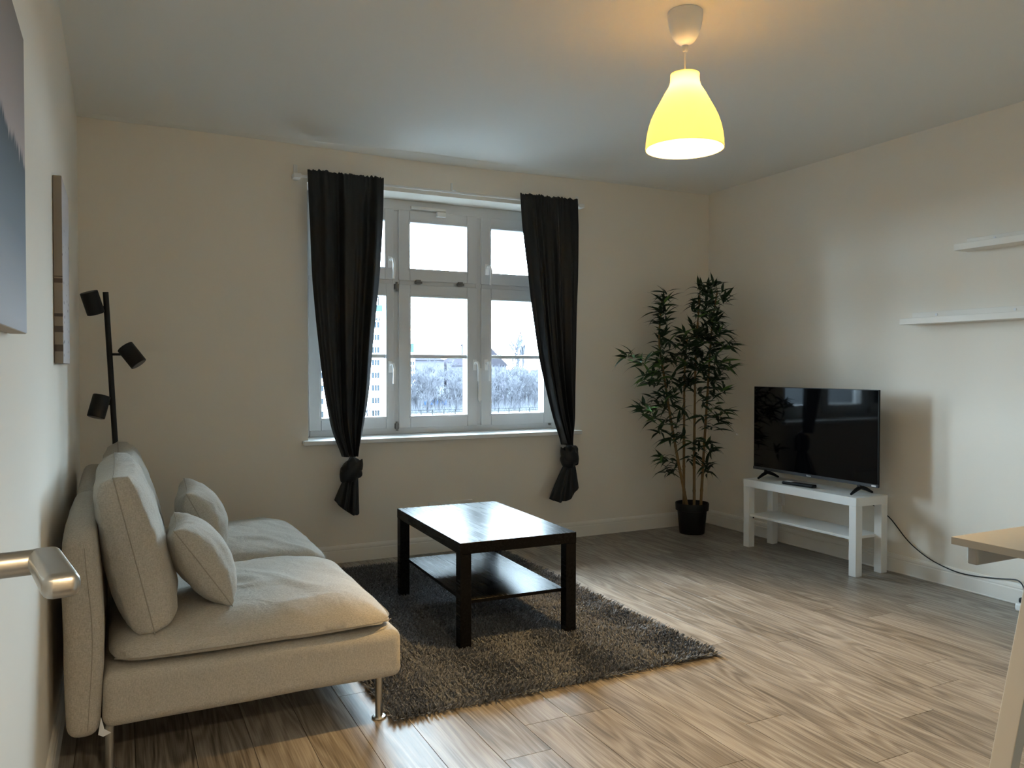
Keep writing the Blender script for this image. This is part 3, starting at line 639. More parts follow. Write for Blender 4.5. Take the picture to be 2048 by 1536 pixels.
# ------------------------------------------------------------------ black coffee table
tb = thing('coffee_table', 'black rectangular coffee table with lower shelf standing on the grey rug', 'table', (1.44, 3.0025, 0.008))
ta = -0.0278
def T(p): c, s = math.cos(ta), math.sin(ta); return Vector((1.44 + c * p.x - s * p.y, 3.0025 + s * p.x + c * p.y, p.z))
MB().rbox(0, .55, 0, .90, .412, .46, 0.0015, 1, fn=T).build('table_top', M['blackwood'], tb)
for (x, y) in ((0.001, .001), (.499, .001), (.001, .849), (.499, .849)):
    MB().rbox(x, x + .05, y, y + .05, 0.008, .412, 0.0015, 1, fn=T).build('leg', M['blackwood'], tb)
MB().rbox(0.042, .508, .042, .858, .192, .207, 0.001, 1, fn=T).build('lower_shelf', M['blackwood'], tb)

# ------------------------------------------------------------------ white TV bench with TV, remote
BX, BY = 3.9085, 4.018
bn = thing('tv_bench', 'white low bench with a lower shelf, carrying the television by the right wall', 'bench', (4.04, 3.57, 0))
MB().rbox(BX, BX + .26, BY - .90, BY, .40, .45, 0.0015, 1).build('bench_top', M['white'], bn)
for x in (BX + .0005, BX + .2095):
    for y in (BY - .8995, BY - .0505): MB().rbox(x, x + .05, y, y + .05, 0, .40, 0.0015, 1).build('leg', M['white'], bn)
sh_ = MB(); sh_.rbox(BX + .012, BX + .248, BY - .86, BY - .04, .205, .221, 0.001, 1); sh_.build('lower_shelf', M['white'], bn)
for y in (BY - .062, BY - .838): MB().cyl((BX + .03, y, .193), (BX + .03, y, .206), 0.005, 10).build('shelf_peg', M['black_plastic'], bn)

tv = thing('television', 'flat black television standing on the white bench', 'television', (4.06, 3.56, .45))
TY0, TY1 = 3.076, 4.058; TX = 4.034
b = MB(); b.rbox(TX, TX + .013, TY0, TY1, .506, 1.062, 0.003, 2); b.rbox(TX + .01, TX + .075, TY0 + .12, TY1 - .12, .54, .86, 0.02, 3); b.build('housing', M['black_plastic'], tv)
MB().box(TX - .0012, TX + .001, TY0 + .006, TY1 - .006, .524, 1.058).build('screen', M['screen'], tv)
bz = MB().rbox(TX - .004, TX + .004, TY0 - .002, TY1 + .002, .505, .5235, 0.0015, 1).build('lower_bezel', M['bezel'], tv)
def lettering(txt, size, m, parent, name='lettering', extr=0.0006):
    cu = bpy.data.curves.new('txt', 'FONT'); cu.body = txt; cu.size = size; cu.extrude = extr; cu.offset = size * .022 if size > 1 else 0; cu.align_x = 'CENTER'; cu.align_y = 'CENTER'
    o = bpy.data.objects.new('txt', cu); C.objects.link(o)
    dg = bpy.context.evaluated_depsgraph_get(); me = bpy.data.meshes.new_from_object(o.evaluated_get(dg))
    C.objects.unlink(o); bpy.data.objects.remove(o); me.name = name
    me.materials.clear(); o = link(name, me, m, parent); return o
lg = lettering('Hisense', 0.0135, M['decal'], bz); lg.location = Vector((TX - .0048, 3.577, .514)) - wloc(tv); lg.rotation_euler = (PI / 2, 0, -PI / 2); lg.scale = (0.86, 1, 1)
st = MB().rbox(TX - .0046, TX - .003, TY0 + .012, TY0 + .042, .509, .518, 0.0004).build('sticker', M['decal'], bz)
for y in (3.205, 3.945):
    ft = MB()
    ft.rbox(TX - .006, TX + .034, y - .012, y + .012, .485, .512, 0.004, 2)
    for xe in (TX - .068, TX + .112):
        x0 = TX + .014
        ft.tube([(x0, y, .494), (x0 + (xe - x0) * .5, y, .478), (xe, y, .456)], [.0125, .011, .0065], 10)
    ft.build('foot', M['black_plastic'], tv)

rm = thing('remote_control', 'slim black remote control lying on the white bench in front of the television', 'remote', (3.98, 3.607, .45))
ra = math.atan2(3.720 - 3.493, 3.965 - 3.994)
def RR(p): return Vector((3.9795 + math.cos(ra) * p.x - math.sin(ra) * p.y, 3.6065 + math.sin(ra) * p.x + math.cos(ra) * p.y, .4502 + p.z))
MB().rbox(-.114, .114, -.022, .022, 0, .020, 0.008, 3, fn=RR).build('remote_body', M['black_plastic'], rm)
for i in range(4):
    for j in range(3): MB().rbox(.045 + i * .014, .053 + i * .014, -.014 + j * .011, -.006 + j * .011, .019, .0216, 0.001, 1, fn=RR).build('button', M['decal'], rm)

# wall socket with its plug duct behind the bench, and a flat outlet box under the window
so = thing('wall_socket', 'white wall socket seen through the television bench', 'socket', (W, 4.0, .25))
MB().rbox(W - .010, W - .0002, 3.962, 4.042, .252, .332, 0.003, 2).build('cover_plate', M['whiteplastic'], so)
b = MB(); b.lathe([(0.0, 0), (0.020, 0), (0.022, .003), (0.024, .004), (0.024, 0.0)], (0, 0, 0), 24)
b.v = [(W - .0102 - p[2], 4.002 + p[0], .292 + p[1]) for p in b.v]; b.build('socket_ring', M['trim'], so)
MB().cyl((W - .0135, 4.002, .292), (W - .010, 4.002, .292), .016, 20).build('socket_well', M['trim'], so)
MB().rbox(W - .012, W - .0002, 3.984, 4.020, .108, .250, 0.002, 1).build('cable_duct', M['whiteplastic'], so)
vb = thing('wall_vent', 'pale flat box on the wall below the window, behind the coffee table', 'vent', (2.105, D, .23))
MB().rbox(1.952, 2.255, D - .022, D - .0005, .24, .326, 0.004, 2).build('vent_cover', M['trim'], vb)
MB().rbox(1.962, 2.245, D - .0235, D - .021, .300, .3045, 0.0005, 1).build('vent_slot', M['joint'], vb)

# power cable along the wall and the power strip it ends in
cb = MB(); pts = [(3.40, .400), (3.25, .375), (3.138, .322), (3.082, .265), (3.026, .203), (2.953, .155), (2.875, .122), (2.801, .105), (2.743, .094), (2.686, .088), (2.604, .092), (2.486, .108), (2.411, .124), (2.386, .120), (2.367, .102)]
P3 = [Vector((W - .018 - .006 * math.sin(i), y, z)) for i, (y, z) in enumerate(pts)] + [Vector((4.17, 2.345, .085)), Vector((4.135, 2.325, .066))]
def smooth(ps, k=3):
    for _ in range(k):
        o = [ps[0]]
        for a_, b_ in zip(ps[:-1], ps[1:]): o += [a_ * .75 + b_ * .25, a_ * .25 + b_ * .75]
        ps = o + [ps[-1]]
    return ps
ca = thing('power_cable', 'thin black cable hanging along the right wall from the television', 'cable', (W - .02, 2.9, .09))
cb.tube(smooth(P3, 2), 0.0032, 8); cb.build('cord', M['cable'], ca)
ps_ = thing('power_strip', 'white power strip end on the floor by the right baseboard', 'power strip', (4.12, 2.2, 0))
MB().rbox(4.092, 4.146, 2.05, 2.345, 0.0005, .042, 0.012, 4).build('strip_body', M['whiteplastic'], ps_)
MB().rbox(4.105, 4.142, 2.285, 2.335, .040, .066, 0.008, 3).build('plug', M['cable'], ps_)

# ------------------------------------------------------------------ picture ledges on the right wall
def ledge(yl, z, L, label):
    t = thing('wall_shelf', label, 'shelf', (W, yl - L / 2, z), 'white picture ledges on the right wall')
    MB().rbox(W - .1078, W - .0142, yl - L + .0003, yl - .0003, z + .0003, z + .012, 0.0005, 1).build('shelf_board', M['trim'], t)
    MB().rbox(W - .120, W - .108, yl - L, yl, z, z + .034, 0.001, 1).build('front_lip', M['trim'], t)
    MB().rbox(W - .014, W - .0005, yl - L, yl, z, z + .070, 0.001, 1).build('back_rail', M['trim'], t)
    for k in (0.13, 0.5, 0.87):
        c_ = MB(); c_.cyl((W - .017, yl - L * k, z + .052), (W - .013, yl - L * k, z + .052), .0075, 12); c_.build('screw_cap', M['decal'], t)
ledge(3.006, 1.428, 1.15, 'white picture ledge on the right wall, the lower and longer showing of two')
ledge(2.688, 1.800, 1.15, 'white picture ledge on the right wall, the upper of two')

# ------------------------------------------------------------------ desk at the right edge
dk = thing('desk', 'beige topped desk with slanted pale legs at the right edge', 'desk', (2.85, .99, 0))
DX0, DX1, DY0, DY1 = 2.145, 3.545, .641, 1.341
dt = MB().rbox(DX0, DX1, DY0, DY1, .720, .740, 0.0012, 1).build('desk_top', M['desk_top'], dk)
ed = MB()
for q in [(DX0 - .0006, DX0 + .001, DY0, DY1, .7205, .7392), (DX0, DX1, DY1 - .001, DY1 + .0006, .7205, .7392), (DX0, DX1, DY0 - .0006, DY0 + .001, .7205, .7392), (DX1 - .001, DX1 + .0006, DY0, DY1, .7205, .7392)]: ed.box(*q)
ed.build('edge_band', M['desk_edge'], dt)
for y in (1.285, .69): MB().rbox(2.168, 3.52, y, y + .030, .672, .7195, 0.006, 3).build('cross_rail', M['rail'], dk)
MB().cyl((2.170, 1.262, .714), (2.170, 1.262, .7205), .008, 12).build('screw', M['hinge'], dk)
for (y, xs) in ((1.25, 1), (.73, 1), (1.25, -1), (.73, -1)):
    mx_ = (DX0 + DX1) / 2
    def LG(p, y=y, xs=xs):
        t_ = p.z / .72; x = 2.168 + .222 * t_ + p.x + .02
        return Vector((x if xs > 0 else 2 * mx_ - x, y + p.y, p.z))
    MB().rbox(-.020, .020, -.027, .027, 0.0, .7195, 0.003, 2, fn=LG).build('leg', M['desk_leg'], dk)

# ------------------------------------------------------------------ pictures on the left wall
def canvas(name, label, y0, y1, z0, z1, dep, face, side, bands=()):
    t = thing(name, label, 'picture', (0, (y0 + y1) / 2, z0))
    c_ = MB().rbox(.0015, dep, y0, y1, z0, z1, 0.002, 2).build('canvas', side, t)
    f_ = MB().box(dep - .0002, dep + .0006, y0 + .0015, y1 - .0015, z0 + .0015, z1 - .0015).build('print', face, t)
    for (a_, b_) in bands: MB().box(.002, dep, y0 - .0004, y0 + .001, a_, b_).build('print_band', M['art2_band'], t)
    return t
canvas('canvas_picture', 'large misty forest canvas picture on the left wall, nearest the door', .93, 1.744, 1.246, 1.797, .03, M['art1'], M['canvas_side'])
canvas('canvas_picture', 'pale canvas picture with dark sprigs on the left wall, nearest the window corner', 2.922, 3.30, 1.197, 1.799, .026, M['art2'], M['art2_side'], ((1.456, 1.470), (1.475, 1.478), (1.348, 1.358), (1.298, 1.318), (1.236, 1.258)))

# ------------------------------------------------------------------ pendant lamp
LX, LY = 2.092, 2.381
pd = thing('pendant_lamp', 'lit white bell shaped pendant lamp hanging from the ceiling', 'lamp', (LX, LY, 2.0))
MB().lathe([(0.0, 2.512), (.0645, 2.512), (.065, 2.500), (.063, 2.478), (.058, 2.452), (.048, 2.424), (.034, 2.403), (.020, 2.393), (.0125, 2.389), (.0115, 2.372), (.008, 2.366), (0, 2.366)], (LX, LY, 0), 48).build('canopy', M['whiteplastic'], pd)
MB().cyl((LX, LY, 2.24), (LX, LY, 2.37), .0032, 10).build('cord', M['whiteplastic'], pd)
pr = [(.0535, 2.283), (.0530, 2.268), (.0545, 2.252), (.0605, 2.235), (.0760, 2.210), (.0945, 2.176), (.1115, 2.145), (.1245, 2.117), (.1340, 2.088), (.1405, 2.057), (.1440, 2.030), (.1455, 2.004)]
full = pr + [(r_ - .0025, z_) for r_, z_ in pr[::-1]]
MB().lathe(full, (LX, LY, 0), 64, True).build('lamp_shade', M['shade'], pd, sharp=60)
s_ = MB(); s_.lathe([(0, 2.290), (.018, 2.290), (.017, 2.250), (0, 2.250)], (LX, LY, 0), 24); s_.build('lamp_holder', M['whiteplastic'], pd)
MB().lathe([(.0185, 2.2815), (.0500, 2.2815), (.0500, 2.2790), (.0185, 2.2790)], (LX, LY, 0), 48, True).build('glow_diffuser', M['shade'], pd, sharp=60)  # opal disc added in the neck to spread bulb light softly over the ceiling
MB().lathe([(0, 2.250), (.013, 2.249), (.015, 2.243), (.023, 2.232), (.030, 2.214), (.030, 2.200), (.020, 2.182), (0, 2.176)], (LX, LY, 0), 24).build('light_bulb', M['bulb'], pd)

# ------------------------------------------------------------------ floor lamp in the corner
fp = thing('floor_lamp', 'black floor lamp with three spot heads behind the sofa', 'lamp', (.205, 4.47, 0))
PB, PT = Vector((.206, 4.50, .012)), Vector((.130, 4.45, 1.563))
MB().lathe([(0, 0), (.125, 0), (.126, .006), (.120, .014), (0, .015)], (.206, 4.50, 0), 40).build('base', M['black_metal'], fp)
MB().tube([PB, PT], .0135, 20).build('pole', M['black_metal'], fp)
def head(ctr, axis, z, ln=.112, rad=.041):
    ctr = Vector(ctr); ax_ = Vector(axis).normalized(); t_ = (z - PB.z) / (PT.z - PB.z); pp = PB + (PT - PB) * t_
    a_ = MB(); a_.tube([pp, Vector((ctr.x, ctr.y, z))], .0065, 10); arm = a_.build('arm', M['black_metal'], fp)
    e0, e1 = ctr - ax_ * ln / 2, ctr + ax_ * ln / 2
    hb = MB(); hb.tube([e0, e0 + ax_ * .002, e1 - ax_ * .002, e1], [rad - .002, rad, rad, rad - .002], 32, True)
    h_ = hb.build('lamp_head', M['black_metal'], fp, sharp=30)
    MB().tube([e1 - ax_ * .001, e1 + ax_ * .0015], rad - .006, 24).build('bulb_recess', M['bezel'], h_)
head((.072, 4.43, 1.505), (.030, .02, -.10), 1.488)
head((.246, 4.43, 1.247), (.075, -.03, -.105), 1.252)
head((.096, 4.43, .992), (-.026, -.02, -.10), 1.003)

# ------------------------------------------------------------------ curtains on their rod
rd = thing('curtain_rod', 'thin white curtain rod across the top of the window', 'curtain rod', (2.08, D, 2.30))
MB().rbox(1.10, 3.058, D - .066, D - .054, 2.296, 2.310, 0.004, 3).build('rod', M['white'], rd)
for x in (1.125, 3.052):
    k_ = MB(); k_.rbox(x - .022, x + .022, D - .072, D - .0005, 2.290, 2.318, 0.004, 2); k_.rbox(x - .012, x + .012, D - .006, D - .0005, 2.285, 2.38, 0.002, 1); k_.build('end_bracket', M['white'], rd)
k_ = MB(); k_.rbox(2.105, 2.123, D - .058, D - .0005, 2.312, 2.320, 0.002); k_.rbox(2.108, 2.120, D - .008, D - .0005, 2.312, 2.375, 0.002, 1); k_.build('middle_bracket', M['white'], rd)

def interp(tab, z):
    tab = sorted(tab, key=lambda p: p[1])
    if z <= tab[0][1]: return tab[0][0]
    for (xa, za), (xb, zb) in zip(tab[:-1], tab[1:]):
        if z <= zb: return xa + (xb - xa) * (z - za) / (zb - za)
    return tab[-1][0]
def smoothtab(tab, n=60):
    zs = [p[1] for p in tab]; z0, z1 = min(zs), max(zs); out = [interp(tab, z0 + (z1 - z0) * i / n) for i in range(n + 1)]
    for _ in range(6): out = [out[0]] + [(out[i - 1] + 2 * out[i] + out[i + 1]) / 4 for i in range(1, n)] + [out[n]]
    return [(out[i], z0 + (z1 - z0) * i / n) for i in range(n + 1)]
def curtain(label, LT, RT, kn, tailL, tailR, hem, seed, org):
    t = thing('curtain', label, 'curtain', org, 'charcoal curtains tied in a knot')
    LT, RT = smoothtab(LT), smoothtab(RT)
    zt, zk = 2.343, kn[2] + 0.085
    NR, NC = 110, 150; vs = []; rs = random.Random(seed); ph = [rs.uniform(0, 6.28) for _ in range(8)]
    fr = [2.7, 4.6, 7.3, 1.4]
    for i in range(NR + 1):
        t_ = i / NR; z = zt + (zk - zt) * t_ ** 1.0
        for j in range(NC + 1):
            s = j / NC
            sw = s + .018 * math.sin(3.1 * s * PI + ph[5]) * math.sin(t_ * 2.5)
            x = interp(LT, z) + (interp(RT, z) - interp(LT, z)) * s
            g = min(1, t_ * 9)
            fold = .50 * math.sin(2 * PI * fr[0] * sw + ph[0] + .5 * t_) + .34 * math.sin(2 * PI * fr[1] * sw + ph[1] - .8 * t_) + .16 * math.sin(2 * PI * fr[2] * sw + ph[2]) + .25 * math.sin(2 * PI * fr[3] * sw + ph[3])
            gath = 1.5 * noise.noise(Vector((s * 34, seed * 3.3, .5))) + .8 * noise.noise(Vector((s * 75, seed, 7)))
            fold = fold - .35 * abs(math.sin(2 * PI * fr[0] * .5 * sw + ph[7]))
            edge = min(1, s * 10, (1 - s) * 10)
            amp = .008 + .024 * g + .012 * t_
            near_k = max(0, (t_ - .80) / .20)
            y = D - .088 - .026 * min(1, t_ * 3) + amp * fold * (.35 + .65 * edge) * (1 - .2 * near_k) + .005 * gath * (1 - g) + .05 * near_k ** 2 * (-math.sin(PI * s) + .35)
            if t_ < .035: z2 = z + .009 * gath * (1 - t_ / .035) - .004
            else: z2 = z
            y = min(y, D - .072)
            vs.append((x + .003 * math.sin(2 * PI * fr[1] * s + ph[1]) * (1 - near_k) * edge, y, z2))
    fs = [(i * (NC + 1) + j, i * (NC + 1) + j + 1, (i + 1) * (NC + 1) + j + 1, (i + 1) * (NC + 1) + j) for i in range(NR) for j in range(NC)]
    o = MB().add(vs, fs, True).build('cloth', M['curtain'], t, sharp=None)
    md = o.modifiers.new('thickness', 'SOLIDIFY'); md.thickness = .0016
    # knot: a fat lump of cloth with a wrapped band
    kx, ky, kz, kw, kh = kn
    bm = bmesh.new(); bmesh.ops.create_icosphere(bm, subdivisions=4, radius=1)
    for v in bm.verts:
        p = v.co.copy(); nn = noise.noise(p * 1.6 + Vector((seed, 0, 0))); crease = abs(math.sin(2.4 * p.z + 1.7 * p.x + 2.2 * nn + seed)) ** .5
        k = 1 + .16 * nn + .10 * (crease - .6) + .06 * math.sin(9 * p.x + 5 * p.z + seed)
        v.co = Vector((kx + p.x * kw * k * (1 - .18 * p.z * p.z), ky + p.y * .046 * k, kz + p.z * kh * k + .012 * p.x))
    bm.verts.index_update()
    MB().add([v.co.copy() for v in bm.verts], [[v.index for v in q.verts] for q in bm.faces], True).build('knot', M['curtain'], t, sharp=None); bm.free()
    bw = MB(); loop = []
    for k in range(41):
        an = 2 * PI * k / 40; loop.append((kx + kw * 1.02 * math.cos(an), ky - .046 * math.sin(an), kz + .030 * math.cos(an) * (1 if seed % 2 else -1) + .012 * math.sin(2 * an)))
    n0 = len(loop); vv = []
    for p in loop:
        for m_ in range(7): vv.append((p[0] + (p[0] - kx) * .05 * math.sin(m_ / 6 * PI), p[1] + (p[1] - ky) * .12 * math.sin(m_ / 6 * PI), p[2] + (m_ / 6 - .5) * .062))
    bw.add(vv, [(i * 7 + m_, (i + 1) * 7 + m_, (i + 1) * 7 + m_ + 1, i * 7 + m_ + 1) for i in range(n0 - 1) for m_ in range(6)], True).build('knot_wrap', M['curtain'], t, sharp=None)
    # loose tail under the knot: flattened, pleated tube with a slanting hem
    NT, NA = 26, 72; vs = []
    for i in range(NT + 1):
        t_ = i / NT
        for k in range(NA):
            an = 2 * PI * k / NA; s = (1 - math.cos(an)) / 2
            hz = interp([(z_, s_) for s_, z_ in hem], s)
            top = kz - kh * .55
            hx = interp([(x_, s_) for s_, x_ in ((0, tailL), (1, tailR))], s)
            xt = kx + (s - .5) * 2 * kw * .62
            e = t_ ** .85
            x = xt + (hx - xt) * e; z = top + (hz - top) * t_
            fy = .016 + .020 * t_
            y = ky - fy * math.sin(an) * (1 + .45 * math.sin(5 * PI * s + seed)) - .008 * t_ * math.sin(7 * PI * s + seed * 2)
            y = min(y, D - .012)
            vs.append((x, y, z))
    fs = [(i * NA + k, i * NA + (k + 1) % NA, (i + 1) * NA + (k + 1) % NA, (i + 1) * NA + k) for i in range(NT) for k in range(NA)]
    o = MB().add(vs, fs, True).build('tail', M['curtain'], t, sharp=None)
    md = o.modifiers.new('thickness', 'SOLIDIFY'); md.thickness = .0016
    return t
LLt = [(1.177, 2.345), (1.182, 2.163), (1.187, 2.018), (1.194, 1.728), (1.219, 1.436), (1.261, 1.055), (1.305, 0.817), (1.352, 0.70), (1.385, 0.655), (1.385, .55)]
LRt = [(1.637, 2.345), (1.63, 2.175), (1.62, 1.993), (1.597, 1.719), (1.556, 1.324), (1.533, 1.051), (1.498, 0.84), (1.475, 0.70), (1.460, 0.655), (1.460, .55)]
RLt = [(2.568, 2.345), (2.58, 2.131), (2.598, 1.968), (2.636, 1.638), (2.701, 1.239), (2.79, 0.902), (2.844, 0.75), (2.885, 0.667), (2.890, .55)]
RRt = [(3.007, 2.345), (3.003, 2.131), (2.996, 1.926), (2.981, 1.583), (2.974, 1.172), (2.97, 0.966), (2.974, 0.794), (2.955, 0.664), (2.950, .55)]
curtain('charcoal curtain tied in a knot on the window side nearest the sofa', LLt, LRt, (1.430, D - .09, .572, .066, .078), 1.326, 1.476, [(0, .400), (.2, .365), (.42, .335), (.66, .308), (.9, .300), (1, .312)], 3, (1.42, D - .08, .30))
curtain('charcoal curtain tied in a knot on the window side nearest the plant', RLt, RRt, (2.946, D - .09, .580, .064, .085), 2.782, 3.022, [(0, .303), (.25, .277), (.5, .280), (.62, .300), (.76, .318), (.80, .335), (1, .362)], 4, (2.95, D - .08, .28))

# ------------------------------------------------------------------ artificial bamboo in a black pot
PX, PY = 3.872, 4.50
bp_ = thing('potted_bamboo', 'tall artificial bamboo plant in a black pot standing in the corner', 'plant', (PX, PY, 0))
MB().lathe([(0, 0), (.086, 0), (.089, .004), (.104, .165), (.116, .168), (.119, .215), (.117, .220), (.111, .218), (.106, .172), (.100, .165), (.098, .16)], (PX, PY, 0), 48).build('pot', M['pot'], bp_)
MB().lathe([(0, .186), (.06, .190), (.1085, .186), (.106, .172)], (PX, PY, 0), 32).build('soil', M['soil'], bp_, sharp=None)
stems = [[(3.825, 4.49, .18), (3.771, 4.49, .387), (3.726, 4.50, .604), (3.671, 4.51, .89), (3.626, 4.52, 1.172), (3.592, 4.53, 1.347), (3.603, 4.53, 1.523), (3.620, 4.53, 1.663)],
         [(3.822, 4.53, .18), (3.812, 4.52, .6), (3.813, 4.52, .886), (3.812, 4.52, 1.20), (3.84, 4.52, 1.42)],
         [(3.867, 4.47, .18), (3.864, 4.47, .598), (3.867, 4.47, .957), (3.873, 4.47, 1.315), (3.90, 4.46, 1.72)],
         [(3.925, 4.47, .18), (3.935, 4.45, .594), (3.945, 4.43, .955), (3.957, 4.42, 1.244), (3.968, 4.41, 1.497), (3.99, 4.38, 1.735)]]
stem_pts = []
for si, sp_ in enumerate(stems):
    pts = smooth([Vector(p) for p in sp_], 2); tot = 0; L_ = [0]
    for a_, b_ in zip(pts[:-1], pts[1:]): tot += (b_ - a_).length; L_.append(tot)
    # resample, with node rings
    rs_ = []; rad = []; N2 = 120; nod = [.13 + .17 * k for k in range(12)]
    for k in range(N2 + 1):
        l = tot * k / N2; i = max(j for j in range(len(L_)) if L_[j] <= l + 1e-9); i = min(i, len(pts) - 2)
        p = pts[i].lerp(pts[i + 1], (l - L_[i]) / max(1e-6, L_[i + 1] - L_[i])); rs_.append(p)
        dn_ = min(abs(l - q) for q in nod); R0 = .0105 * (1 - .55 * (k / N2) ** 1.5); rad.append(R0 * (1.22 if dn_ < .007 else 1.0)); stem_pts.append(p)
    MB().tube(rs_, rad, 10).build('cane', M['cane'], bp_)
SPR = [(3.615, 4.489, 1.699),(3.629, 4.518, 1.637),(3.647, 4.531, 1.573),(3.683, 4.566, 1.51),(3.63, 4.518, 1.428),(3.639, 4.561, 1.351),(3.477, 4.347, 1.28),(3.565, 4.452, 1.225),(3.861, 4.43, 1.744),(3.853, 4.323, 1.747),(3.864, 4.259, 1.754),(3.899, 4.415, 1.692),(3.829, 4.255, 1.663),(3.906, 4.483, 1.644),(3.846, 4.332, 1.605),(3.851, 4.242, 1.6),(3.86, 4.488, 1.591),(3.771, 4.3, 1.537),(3.813, 4.254, 1.523),(3.968, 4.377, 1.521),(3.911, 4.549, 1.489),(3.965, 4.492, 1.474),(3.911, 4.328, 1.452),(3.715, 4.389, 1.425),(3.959, 4.566, 1.409),(4.0, 4.493, 1.422),(3.908, 4.268, 1.412),(3.714, 4.427, 1.362),(3.756, 4.38, 1.348),(3.799, 4.313, 1.347),(3.917, 4.316, 1.349),(3.891, 4.174, 1.332),(3.914, 4.145, 1.331),(3.768, 4.536, 1.286),(3.786, 4.455, 1.271),(3.836, 4.396, 1.284),(3.714, 4.509, 1.232),(3.687, 4.354, 1.218),(3.837, 4.224, 1.256),(3.855, 4.188, 1.205),(3.917, 4.183, 1.18),(3.306, 4.428, 1.268),(3.296, 4.479, 1.256),(3.32, 4.342, 1.217),(3.343, 4.351, 1.13),(3.428, 4.383, 1.129),(3.63, 4.569, 1.153),(3.4, 4.387, 1.079),(3.562, 4.521, 1.062),(3.658, 4.563, 0.995),(3.58, 4.566, 0.969),(3.395, 4.423, 0.926),(3.382, 4.425, 0.889),(3.521, 4.466, 0.909),(3.647, 4.526, 0.904),(3.603, 4.366, 1.001),(3.772, 4.52, 1.074),(3.865, 4.531, 1.099),(3.946, 4.546, 1.004),(3.933, 4.371, 1.101),(3.916, 4.275, 1.115),(3.878, 4.193, 1.027),(3.931, 4.368, 0.997),(3.86, 4.362, 0.945),(3.862, 4.248, 0.924),(3.824, 4.132, 0.892),(4.009, 4.379, 0.81),(3.816, 4.31, 0.845),(3.878, 4.305, 0.766),(3.692, 4.437, 0.79),(3.548, 4.397, 0.809),(3.518, 4.483, 0.831),(3.609, 4.538, 0.733),(3.637, 4.449, 0.699),(3.728, 4.441, 0.71),(3.755, 4.353, 0.664),(3.831, 4.307, 0.665),(3.921, 4.354, 0.605),(3.515, 4.371, 0.57),(3.674, 4.516, 0.535),(3.764, 4.568, 0.458),(3.639, 4.491, 0.46),(3.883, 4.529, 0.536),(3.9, 4.387, 0.497),(3.987, 4.469, 0.443),(3.836, 4.411, 0.603),(3.75, 4.449, 0.892),(3.737, 4.58, 0.913),(3.909, 4.545, 1.18),(3.882, 4.391, 1.18)]
def leaf_mesh(ln, w, droop, fold, twist):
    n = 7; vs = []; fs = []
    for i in range(n + 1):
        t_ = i / n; hw = w / 2 * (math.sin(PI * min(1, t_ * 1.15 + .04) ** .75) if t_ < .86 else max(0.0, (1 - t_) / .14 * .42)) if i < n else 0.0002
        hw = max(hw, .0004)
        x = ln * t_ * (1 - .12 * droop * t_); z = -droop * ln * .45 * t_ ** 2; tw = twist * t_
        vs += [(x, -hw * math.cos(tw), z + hw * fold - hw * math.sin(tw)), (x, 0, z), (x, hw * math.cos(tw), z + hw * fold + hw * math.sin(tw))]
    for i in range(n):
        a = i * 3; fs += [(a, a + 3, a + 4, a + 1), (a + 1, a + 4, a + 5, a + 2)]
    me = bpy.data.meshes.new('leaf'); me.from_pydata(vs, [], fs); me.polygons.foreach_set('use_smooth', [True] * len(fs)); me.materials.append(M['leaf']); return me
rng = random.Random(21)
LM = [leaf_mesh(.135, .022, .55, .35, .3), leaf_mesh(.120, .020, .25, .4, -.4), leaf_mesh(.150, .021, .95, .3, .5), leaf_mesh(.105, .023, .4, .3, .1), leaf_mesh(.13, .019, 1.3, .35, -.3)]
placed = []; tw = MB()
for q in stem_pts[::5]:
    if q.z > (1.02 if q.x > 3.8 else .95): SPR.append((q.x + rng.uniform(-.05, .05), q.y - rng.uniform(.0, .07), q.z + rng.uniform(-.02, .03)))
for (x, y, z) in SPR:
    p0 = Vector((x, y, z)); near = min(stem_pts, key=lambda s_: (s_ - p0).length + (1.5 * max(0, s_.z - p0.z + .02)))
    if (near - p0).length > .02:
        mid = near.lerp(p0, .55) + Vector((0, 0, .03)); tw.tube(smooth([near, mid, p0], 2), .0017, 5)
    out = (p0 - Vector((PX, PY, z))); out.z = 0; out = out.normalized() if out.length > .03 else Vector((1, 0, 0))
    for k in range(rng.choice((8, 9, 10))):
        for _ in range(30):
            az_ = rng.uniform(0, 2 * PI); el = rng.uniform(-.35, .95) + (.15 if z > 1.4 else 0)
            d_ = Vector((math.cos(az_) * math.cos(el), math.sin(az_) * math.cos(el), math.sin(el))); d_ = (d_ + out * .35 + Vector((0, -.10, 0))).normalized()
            mi = rng.randrange(len(LM)); sc = rng.uniform(.80, 1.18)
            tip = p0 + d_ * .14 * sc
            if tip.y < D - .02 and tip.x < W - .02 and not (tip.x > 3.99 and tip.y < 4.12 and tip.z < 1.15): break
        ex = d_; side = Vector((0, 0, 1)).cross(ex); side = side.normalized() if side.length > .05 else Vector((0, 1, 0))
        up_ = ex.cross(side); ro = rng.uniform(-.9, .9); s2 = side * math.cos(ro) + up_ * math.sin(ro); u2 = ex.cross(s2)
        st_ = p0 + Vector((rng.uniform(-.012, .012), rng.uniform(-.012, .012), rng.uniform(-.02, .02)))
        mx = Matrix(((ex.x, s2.x, u2.x, st_.x - PX), (ex.y, s2.y, u2.y, st_.y - PY), (ex.z, s2.z, u2.z, st_.z), (0, 0, 0, 1))) @ Matrix.Diagonal((sc, sc, sc, 1))
        placed.append((mi, mx, (st_ + d_ * .06 - CAM).length))
placed.sort(key=lambda q: q[2])
for (mi, mx, _) in placed[:290]:
    o = link('leaf', LM[mi], None, bp_); o.matrix_local = mx
vs = []; fs = []
for (mi, mx, _) in placed[290:]:
    k = len(vs); vs += [tuple(mx @ v.co) for v in LM[mi].vertices]; fs += [tuple(k + i for i in q.vertices) for q in LM[mi].polygons]
